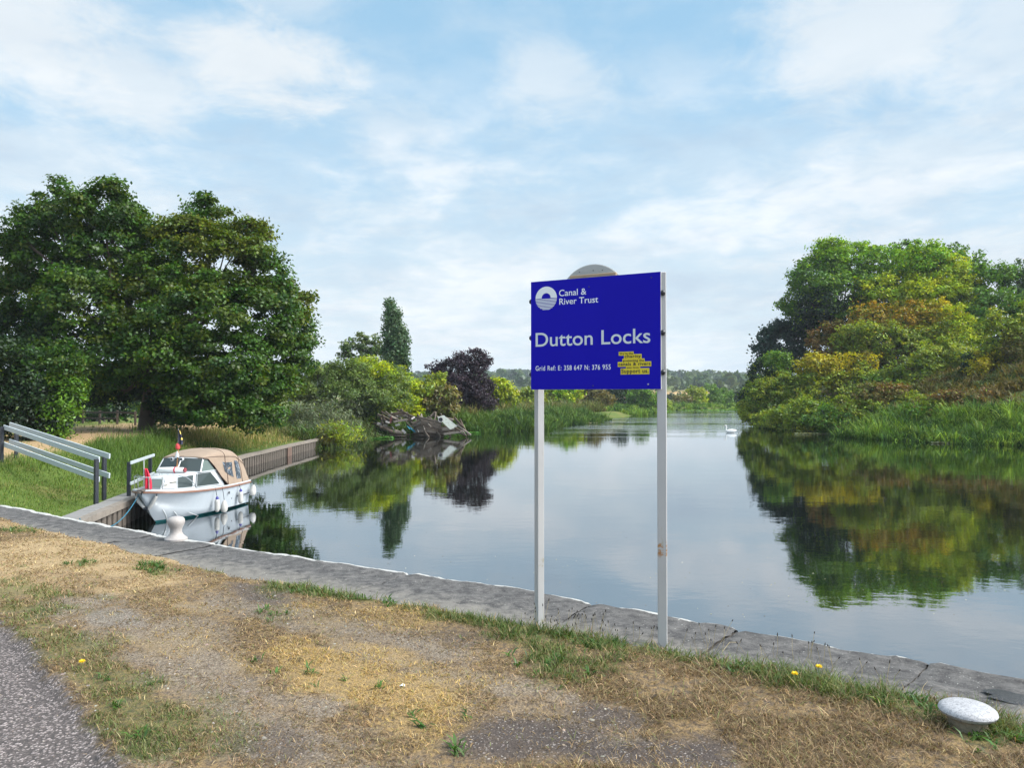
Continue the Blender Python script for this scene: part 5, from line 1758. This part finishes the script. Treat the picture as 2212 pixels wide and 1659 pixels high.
# ------------------------------------------------------------------ wrecked boats by the left bank
wr = empty('wrecked_boat', (-9.0, 72.4, WATER), 'collapsed grey wooden boat wreck lying at the left bank', 'wreck')
WO = Vector(wr.location)
M_W = [paint('wreck_grey', (.15, .12, .095), .9, .4, 3, .6, (.07, .06, .055), .3, 4), paint('wreck_brown', (.10, .072, .052), .9, .5, 3, .6, (.04, .03, .03), .3, 4),
       paint('wreck_silver', (.26, .225, .19), .85, .35, 3, .5, (.14, .13, .12), .3, 5), paint('wreck_red', (.10, .03, .028), .8, .4, 4), paint('wreck_white', (.38, .36, .35), .7, .25, 6, .3, (.18, .15, .12), .3, 6)]
KX = 72.4 / F


def wl(px, py, dy=0.0):
    p = at(px, py, 72.4 + dy)
    return p - WO


# hulls: lapped strakes with a broken sheer
def shell(x0, x1, top, bowl, mats, name):
    k = MB()
    ns = 7
    for st in range(ns):
        t0, t1 = st / ns, (st + 1.12) / ns
        rings = []
        lap = .05 * (st % 2) + random.uniform(0, .05)
        stop = 1.0 if st < ns - 2 else random.uniform(.7, 1.0)
        for s in np.linspace(0 if st < ns - 1 else .08, stop, 12):
            px = x0 + (x1 - x0) * s
            zt = np.interp(px, [q_[0] for q_ in top], [q_[1] for q_ in top])
            yb = 946 - (1 - min(1, s / .45)) ** 1.6 * bowl
            bulge = 1.1 * math.sin(math.pi * min(1, .12 + s)) + .25
            pr_ = []
            for t, o in ((t0, 0), (t1, .05)):
                p = wl(px, yb + (zt - yb) * t, .9 - bulge * math.sin(t * 1.9 + .25))
                pr_.append(p + Vector((0, -lap - o, 0)))
            rings.append([pr_[0], pr_[1], pr_[1] + Vector((0, .07, 0)), pr_[0] + Vector((0, .07, 0))])
        k.loft(rings, closed=True, cap=True, mi=st % len(mats))
    return k.build(name, mats, wr)


shell(811, 905, [(811, 918), (830, 922), (850, 930), (880, 934), (905, 932)], 24, [M_W[1], M_W[0], M_W[1]], 'hull')
shell(893, 958, [(893, 914), (905, 905), (920, 906), (945, 915), (958, 922)], 0, [M_W[0], M_W[1], M_W[2]], 'hull')
random.seed(21)
zones_ = [(818, 905, [(815, 918), (832, 900), (850, 894), (872, 890), (890, 900), (905, 912)], 44, (0, 1, 2, 0, 1, 4)), (898, 960, [(898, 912), (915, 903), (935, 897), (958, 903)], 22, (0, 2, 0, 0)),
          (955, 1002, [(955, 903), (975, 907), (990, 912), (1002, 922)], 18, (1, 0, 2, 1))]
for (xa, xb, top, cnt, mats) in zones_:
    for k in range(cnt):
        px = random.uniform(xa, xb)
        zt = np.interp(px, [q_[0] for q_ in top], [q_[1] for q_ in top])
        py = zt + (942 - zt) * random.random() ** 1.6
        L_ = random.uniform(.4, 1.9)
        c = wl(px, py, random.uniform(-.5, .7))
        th = random.gauss(-.35 if xa < 890 else -.45, .45)
        ph = random.gauss(0, .5)
        dvec = Vector((math.cos(th) * math.cos(ph), math.sin(ph), math.sin(th) * math.cos(ph)))
        if c.z - abs(dvec.z) * L_ / 2 < -.2: c.z = abs(dvec.z) * L_ / 2 - .1
        b_ = MB()
        b_.beam(c - dvec * L_ / 2, c + dvec * L_ / 2, random.uniform(.05, .09), random.uniform(.10, .30), 0, (random.gauss(0, .3), -.6, 1), .01)
        b_.build('broken_plank', M_W[random.choice(mats)], wr)
for (a, b_, w_, m_) in [((838, 897), (868, 892), .30, 1), ((868, 889), (892, 902), .22, 1), ((838, 897), (858, 906), .25, 2), ((905, 905), (952, 915), .55, 0), ((908, 912), (950, 922), .5, 0), ((930, 900), (941, 890), .30, 0), ((941, 890), (938, 914), .25, 0),
                        ((955, 927), (985, 925), .30, 2), ((958, 938), (1000, 932), .22, 2), ((850, 912), (880, 906), .2, 2), ((846, 900), (842, 915), .3, 3)]:
    k = MB(); k.beam(wl(*a, -.55), wl(*b_, -.45), .06, w_, 0, (0, -.5, 1), .01); k.build('broken_plank', M_W[m_], wr)
cpn = MB()
quad = [wl(944, 901, -.55), wl(958, 897, -.35), wl(988, 921, -.45), wl(972, 928, -.7)]
cpn.prism(quad, (0, 0, 0), (0, .10, 0))
panel = cpn.build('cabin_panel', paint('wreck_cabin', (.30, .33, .31), .8, .25, 4, .4, (.15, .14, .11), .2, 6), wr)
ph_ = MB(); pc = wl(951.5, 906.5, -.62)
ph_.lathe([(.26, 0), (.26, .05), (.19, .055), (.19, .0)], 20, pc, Matrix.Rotation(R(90), 3, 'X')); ph_.build('porthole_rim', M_W[4], panel)
ph_ = MB(); ph_.lathe([(.19, .01), (.19, .02), (0, .02)], 20, pc, Matrix.Rotation(R(90), 3, 'X')); ph_.build('porthole', M_BLACK, panel)
tarp = MB()
random.seed(5)
rows_ = [[wl(878 + 16 * j / 5 + 3 * i_, 919 + 9 * j / 5 + 4 * i_ + random.uniform(-1, 1), -.9 + random.uniform(-.1, .1)) for j in range(6)] for i_ in range(3)]
tarp.loft(rows_); tarp.loft([[p + Vector((0, .03, 0)) for p in r_] for r_ in rows_], flip=True)
tarp.build('tarpaulin', paint('teal_sheet', (.01, .17, .25), .6, .3), wr)
for (px, py, s_) in [(892, 903, .40), (837, 912, .42), (872, 932, .5), (858, 918, .45)]:
    k = MB(); c = wl(px, py, -.75)
    k.box(c, (s_, .03, s_ * .42), Matrix.Rotation(random.uniform(-1, 1), 3, 'Y') @ Matrix.Rotation(random.uniform(-.4, .4), 3, 'Z'), 0, .03)
    k.build('debris_sheet', M_W[4], wr)

# ------------------------------------------------------------------ birds
def bird(name, label, loc, path, rad, rz, mat, bill, bmat):
    e = empty(name, loc, label, 'bird', rz=rz)
    k = MB(); k.tube(path, rad, 12); k.build('body', mat, e, True)
    b_ = MB(); b_.tube(bill, [.022, .004], 8); b_.build('bill', bmat, e, True)
    return e


M_SWAN = paint('white_feathers', (.80, .80, .78), .7, .06, 8)
sx, sy = wpt(1578, 934.5)
bird('swan', 'white swan swimming near the right bank', (sx, sy, WATER), [(.62, 0, .26), (.52, 0, .23), (.36, 0, .20), (.12, 0, .17), (-.14, 0, .15), (-.34, 0, .15), (-.47, 0, .22), (-.50, 0, .36), (-.46, 0, .52), (-.45, 0, .66), (-.49, 0, .76), (-.56, 0, .79), (-.63, 0, .77)],
     [.02, .09, .17, .22, .22, .16, .09, .06, .05, .048, .05, .058, .03], R(-14), M_SWAN, [(-.62, 0, .77), (-.76, 0, .73)], paint('orange_bill', (.55, .20, .03), .5))
gx_, gy_ = wpt(1372, 889.5)
bird('egret', 'small white bird standing on the weed at the far bank', (gx_, gy_ - 2, WATER + .05), [(.35, 0, .42), (.2, 0, .52), (.0, 0, .62), (-.15, 0, .72), (-.22, 0, .86), (-.20, 0, 1.0), (-.26, 0, 1.06)], [.03, .12, .17, .12, .06, .05, .04], 0, M_SWAN,
     [(-.26, 0, 1.06), (-.42, 0, 1.02)], paint('bill_yellow', (.5, .4, .1), .5))
lg = MB(); lg.tube([(.0, .04, .5), (0, .04, -.06)], .014, 5); lg.tube([(.05, -.04, .5), (.05, -.04, -.06)], .014, 5)
lg.build('legs', M_BLACK, bpy.data.objects['egret'])

# ------------------------------------------------------------------ verge grass in the foreground
r = np.random.default_rng(6)
n = 620000
Yv = np.exp(r.uniform(math.log(2.2), math.log(11.8), n))
Xv = Yv * r.uniform(-.95, .95, n)
Yv2 = Yv
e = edge_dist(Xv, Yv)
lipn = e - (inner_edge(Xv) + (fbm(Xv * 3.1, Yv * 3.1, 4, 8) - .5) * .22)
keep = (lipn > .0 + r.normal(size=n) * .03) & (path_side(Xv, Yv) + (fbm(Xv * 9, Yv * 9, 3, 2) - .5) * .16 < .03 * r.normal(size=n))
Xv, Yv, lipn = Xv[keep], Yv[keep], lipn[keep]
gr, di, gn, ye, stw = zones(Xv, Yv)
n = len(Xv)
patch = fbm(Xv * 5, Yv * 5, 4, 15)
bare = np.clip(np.maximum(gr * 1.0, di * 1.15), 0, 1)
dens = np.where(bare > .25, (1 - bare) * .75, .95) * (.16 + 1.3 * sstep(patch, .34, .60))
dens = np.maximum(dens, gn * .95 * sstep(patch, .25, .5))
dens = np.maximum(dens, ye * .8 * sstep(patch, .35, .55) * (1 - di))
dens = np.maximum(dens, .06 + .40 * gr * sstep(fbm(Xv * 9, Yv * 9, 3, 16), .5, .7))
keep = (r.random(n) < dens) & (np.hypot(Xv - p1.x * .965, Yv - p1.y * .965) > .105)
Xv, Yv, gn, ye, stw, bare, patch, lipn = [a[keep] for a in (Xv, Yv, gn, ye, stw, bare, patch, lipn)]
n = len(Xv)
pxv, pyv = to_p(Xv, Yv)
longer = sstep(pxv, 1050, 1400) * sstep(pyv, 1400, 1470)
edge_tall = sstep(.35 - lipn, 0, .3)
L = r.uniform(.020, .052, n) * (1 + .8 * longer + .85 * gn * sstep(pxv, 560, 700) + .1 * gn) * (1 + .1 * edge_tall)
W = np.clip(Yv * .00085, .0026, .0075) * r.uniform(.7, 1.35, n)
VC = [(.155, .105, .055), (.265, .185, .098), (.43, .32, .175), (.43, .30, .105), (.070, .115, .026), (.11, .155, .040), (.17, .18, .065), (.14, .10, .06)]
u = r.random(n)
ci = np.where(u < .38, 0, np.where(u < .70, 1, np.where(u < .84, 2, 7)))
ci = np.where((r.random(n) < stw * .75), np.where(u < .45, 2, 1), ci)
ci = np.where((r.random(n) < ye * .85), np.where(u < .7, 3, 2), ci)
ci = np.where((r.random(n) < longer * .6) & (u < .6), np.where(u < .35, 0, 7), ci)
ci = np.where((r.random(n) < np.clip(gn * (.80 + .25 * sstep(pxv, 560, 700)), 0, .92)), np.where(u < .26 + .19 * sstep(pxv, 560, 700), 4, np.where(u < .55 + .2 * sstep(pxv, 560, 700), 5, 6)), ci)
ci = np.where((r.random(n) < .05), 6, ci)
lean = np.clip(np.abs(r.normal(size=n)) * .45 + .75 - .45 * gn, .05, 1.45)
B = np.stack([Xv, Yv, ground_z(Xv, Yv) - .003], 1)
V, Q = ribbons(B, L, W, lean, r.uniform(0, 6.28, n), r.uniform(.1, 1.1, n), r)
c = pick(VC, ci, r, .24)
tag(mesh_np('verge_grass', V, Q, M_GRASS, color=np.repeat(c, 2, 0)), 'short dry straw-coloured grass with green tufts on the verge', 'grass', kind='stuff')

# broad-leaved weeds
r = np.random.default_rng(8)
spots = []
for (px, py, k_, s_) in [(690, 1472, 2, 1.0), (628, 1468, 1, .8), (832, 1490, 1, .9), (905, 1572, 1, 1.3), (885, 1556, 1, .9), (992, 1548, 1, .9), (985, 1630, 2, 1.1), (1010, 1650, 1, .9), (740, 1480, 1, .7), (1290, 1405, 2, 1.1), (1210, 1440, 4, 1.0),
                         (1590, 1456, 3, 1.0), (1480, 1420, 2, 1.0), (1720, 1430, 3, 1.1), (2130, 1600, 4, 1.0), (2190, 1620, 4, 1.0), (330, 1250, 2, .8), (300, 1610, 3, 1.0), (660, 1490, 1, .8), (560, 1450, 1, .8), (200, 1480, 3, .8), (250, 1545, 3, .8), (340, 1490, 2, .7)]:
    for _ in range(k_):
        p = gnd(px + r.normal() * 14, py + r.normal() * 6)
        spots.append((p.x, p.y, s_))
for _ in range(330):
    z = Z_GREEN[r.integers(6, len(Z_GREEN))]
    p = gnd(z[0] + r.normal() * z[2] * .5, z[1] + r.normal() * z[3] * .45)
    if edge_dist(p.x, p.y) > inner_edge(p.x) + .03 and path_side(np.array([p.x]), np.array([p.y]))[0] < -.05:
        spots.append((p.x, p.y, r.uniform(.5, 1.15)))
BB, LL, WW, le, azz, cc_ = [], [], [], [], [], []
for (x, y_, s_) in spots:
    z = float(ground_z(np.array([x]), np.array([y_]))[0])
    kind = r.random()
    for k in range(r.integers(6, 13)):
        BB.append((x + r.normal() * .012, y_ + r.normal() * .012, z)); LL.append(s_ * r.uniform(.035, .085)); WW.append(s_ * r.uniform(.007, .015)); le.append(r.uniform(.35, 1.2)); azz.append(r.uniform(0, 6.28))
        cc_.append(np.array([(.05, .12, .022), (.075, .155, .03), (.10, .16, .05)][0 if kind < .4 else (1 if kind < .75 else 2)]) * math.exp(r.normal() * .2))
BB, LL, WW, le, azz, cc_ = map(np.array, (BB, LL, WW, le, azz, cc_))
# fat leaves: widest in the middle
n = len(BB)
h = np.stack([np.cos(azz), np.sin(azz), np.zeros(n)], 1)
d1 = h * np.sin(le)[:, None] + np.array([0, 0, 1.0]) * np.cos(le)[:, None]
d2 = h * np.sin(le + .6)[:, None] + np.array([0, 0, 1.0]) * np.cos(le + .6)[:, None]
s = np.stack([-np.sin(azz), np.cos(azz), np.zeros(n)], 1) * (WW * .5)[:, None]
M1, M2 = BB + d1 * (LL * .55)[:, None], BB + d1 * (LL * .55)[:, None] + d2 * (LL * .45)[:, None]
V = np.stack([BB - s * .35, BB + s * .35, M1 - s, M1 + s, M2 - s * .1, M2 + s * .1], 1).reshape(-1, 3)
k = np.arange(n, dtype=np.int32)[:, None] * 6
Q = np.concatenate([k + np.array([[0, 1, 3, 2]]), k + np.array([[2, 3, 5, 4]])], 1).reshape(-1, 4)
tag(mesh_np('weeds', V, Q, M_LEAF, color=np.repeat(cc_, 2, 0)), 'broad-leaved green weeds scattered in the dry verge', 'weeds', kind='stuff')

# plantain seed heads and dead stalks along the edge of the coping
sh = MB()
for _ in range(95):
    px = r.choice([r.uniform(1130, 1330), r.uniform(1130, 1330), r.uniform(1330, 1560), r.uniform(1560, 2000)])
    py = np.interp(px, [1130, 1429, 1700, 2000], [1362, 1398, 1424, 1495]) + r.uniform(-4, 10)
    p = gnd(px, py)
    Ls = r.uniform(.07, .20)
    tp_ = p + Vector((r.normal() * .035, r.normal() * .035, Ls))
    sh.tube([p, p.lerp(tp_, .5) + Vector((r.normal() * .006, 0, 0)), tp_], .0011, 4, 1, cap=False)
    dd = (tp_ - p).normalized()
    hl = r.uniform(.010, .020)
    sh.tube([tp_ - dd * .002, tp_ + dd * hl * .4, tp_ + dd * hl], [.0028, .0036, .0016], 6, 0)
for (px, py, qx, qy) in [(1470, 1430, 1560, 1500), (1480, 1420, 1610, 1515), (1560, 1408, 1590, 1388)]:
    a_, b_ = gnd(px, py, .05), gnd(qx, qy, .03)
    sh.tube([a_, a_.lerp(b_, .5) + Vector((0, 0, .03)), b_], .0014, 4, 1)
tag(sh.build('seed_stalks', [paint('seed_head', (.035, .028, .022), .9), paint('dry_stalk', (.34, .28, .15), .9)]), 'dark plantain seed heads on thin stalks along the coping', 'seed heads', kind='stuff')

# loose stones in the track and along the path edge
r = np.random.default_rng(12)
n = 42000
Xs = r.uniform(-6.5, 3, n); Ys = np.exp(r.uniform(math.log(2.2), math.log(8.5), n))
gr, di, gn, ye, stw = zones(Xs, Ys)
ps = path_side(Xs, Ys)
pr_ = np.maximum(np.maximum(gr * .55, di * .16), .5 * sstep(ps, -.25, -.05) * sstep(-ps, -.10, .05))
pr_ = np.maximum(pr_, .30 * sstep(ps, .02, .2))
ok = (edge_dist(Xs, Ys) > inner_edge(Xs) + .1) & (r.random(n) < pr_) & (np.abs(Xs / Ys) < .95)
Xs, Ys, ps = Xs[ok], Ys[ok], ps[ok]
n = len(Xs)
sz_ = np.exp(r.normal(size=n) * .45) * .0056
sz_ = np.where(ps > .02, np.minimum(sz_, .008), np.minimum(sz_, .022))
oct_ = np.array([(1, 0, 0), (.45, .8, .1), (-.6, .75, -.05), (-1, -.1, .1), (-.4, -.85, 0), (.6, -.7, .08), (.25, .1, .62), (-.3, -.15, .55)])
of = np.array([(0, 1, 6, 6), (1, 2, 7, 6), (2, 3, 7, 7), (3, 4, 7, 7), (4, 5, 6, 7), (5, 0, 6, 6)])
of3 = np.array([(0, 1, 6), (1, 2, 7), (1, 7, 6), (2, 3, 7), (3, 4, 7), (4, 6, 7), (4, 5, 6), (5, 0, 6)])
a = r.uniform(0, 6.28, n)
jit = oct_[None] * r.uniform(.75, 1.25, (n, 8, 1))
jx = jit[:, :, 0] * np.cos(a)[:, None] - jit[:, :, 1] * np.sin(a)[:, None] * .75
jy = jit[:, :, 0] * np.sin(a)[:, None] + jit[:, :, 1] * np.cos(a)[:, None] * .75
Zs = ground_z(Xs, Ys)
V = np.stack([Xs[:, None] + jx * sz_[:, None], Ys[:, None] + jy * sz_[:, None], Zs[:, None] - sz_[:, None] * .12 + jit[:, :, 2] * sz_[:, None] * .8], -1).reshape(-1, 3)
Q = (np.arange(n)[:, None, None] * 8 + of3[None]).reshape(-1, 3)
SC = [(.17, .15, .135), (.24, .21, .185), (.32, .29, .265), (.12, .105, .10), (.26, .21, .165)]
c = np.repeat(pick(SC, r.integers(0, 5, n), r, .18), 8, 0)
mq, q, b = new_mat('pebbles')
q.set(b.inputs['Base Color'], q.n('Attribute', {'attribute_name': 'leaf_color'}).outputs['Color'])
b.inputs['Roughness'].default_value = .85
tag(mesh_np('gravel', V, Q, mq, color=np.repeat(pick(SC, r.integers(0, 5, n), r, .18), 8, 0)), 'small loose stones scattered over the track', 'gravel', kind='stuff')

# dandelions
M_DAN = paint('dandelion_yellow', (.80, .56, .01), .7, .1)
M_STALK = paint('flower_stalk', (.16, .22, .07), .7)
for (px, py, hgt_d, lab) in [(177, 1438, .05, 'single yellow dandelion beside the asphalt path'), (1768, 1444, .13, 'yellow dandelion nearer the coping edge, upper of the two'), (1716, 1461, .10, 'smaller yellow dandelion left of and below the other')]:
    g_ = gnd(px, py, hgt_d)
    e = empty('dandelion', (g_.x, g_.y, float(ground_z(np.array([g_.x]), np.array([g_.y]))[0])), lab, 'flower', 'dandelions in the verge')
    k = MB(); k.tube([(0, 0, -.01), (.004, .003, hgt_d * .5), (0, 0, hgt_d - .012)], .0018, 6); k.build('stalk', M_STALK, e)
    k = MB()
    for j in range(34):
        a, rr = 2.4 * j, .0175 * math.sqrt((j + .5) / 34)
        tl_ = .5 + 1.0 * rr / .0175
        dv = Vector((math.cos(a) * math.sin(tl_), math.sin(a) * math.sin(tl_), math.cos(tl_)))
        k.beam(Vector((0, 0, hgt_d - .012)), Vector((0, 0, hgt_d - .012)) + dv * .019, .0045, .0012)
    k.build('flower_head', M_DAN, e)
pp = gnd(868, 1492)
k = MB()
k.loft([[Vector((-.016, -.012, .016)), Vector((.0, -.013, .021)), Vector((.017, -.010, .014))], [Vector((-.015, .013, .012)), Vector((.002, .012, .024)), Vector((.016, .014, .018))]])
k.loft([[Vector((-.016, -.012, .0145)), Vector((.0, -.013, .0195)), Vector((.017, -.010, .0125))], [Vector((-.015, .013, .0105)), Vector((.002, .012, .0225)), Vector((.016, .014, .0165))]], flip=True)
o = k.build('paper_scrap', M_WHITE); o.location = (pp.x, pp.y, .012)
tag(o, 'tiny crumpled scrap of white paper on the dry grass', 'litter')

# ------------------------------------------------------------------ air
HAZE = True
if HAZE:
    hm = bpy.data.materials.new('haze')
    hm.use_nodes = True
    ht = hm.node_tree
    for nd in list(ht.nodes): ht.nodes.remove(nd)
    hq = G(ht)
    vol = hq.n('VolumePrincipled', None, Color=(.80, .88, 1.0), Density=.00021)
    out = ht.nodes.new('ShaderNodeOutputMaterial')
    ht.links.new(vol.outputs[0], out.inputs['Volume'])
    hb_ = MB()
    hb_.box((0, 700, 38.0), (9400, 2400, 86.0))
    ho = hb_.build('haze', hm)
    tag(ho, 'thin pale air between the camera and the hills', 'haze', kind='stuff')
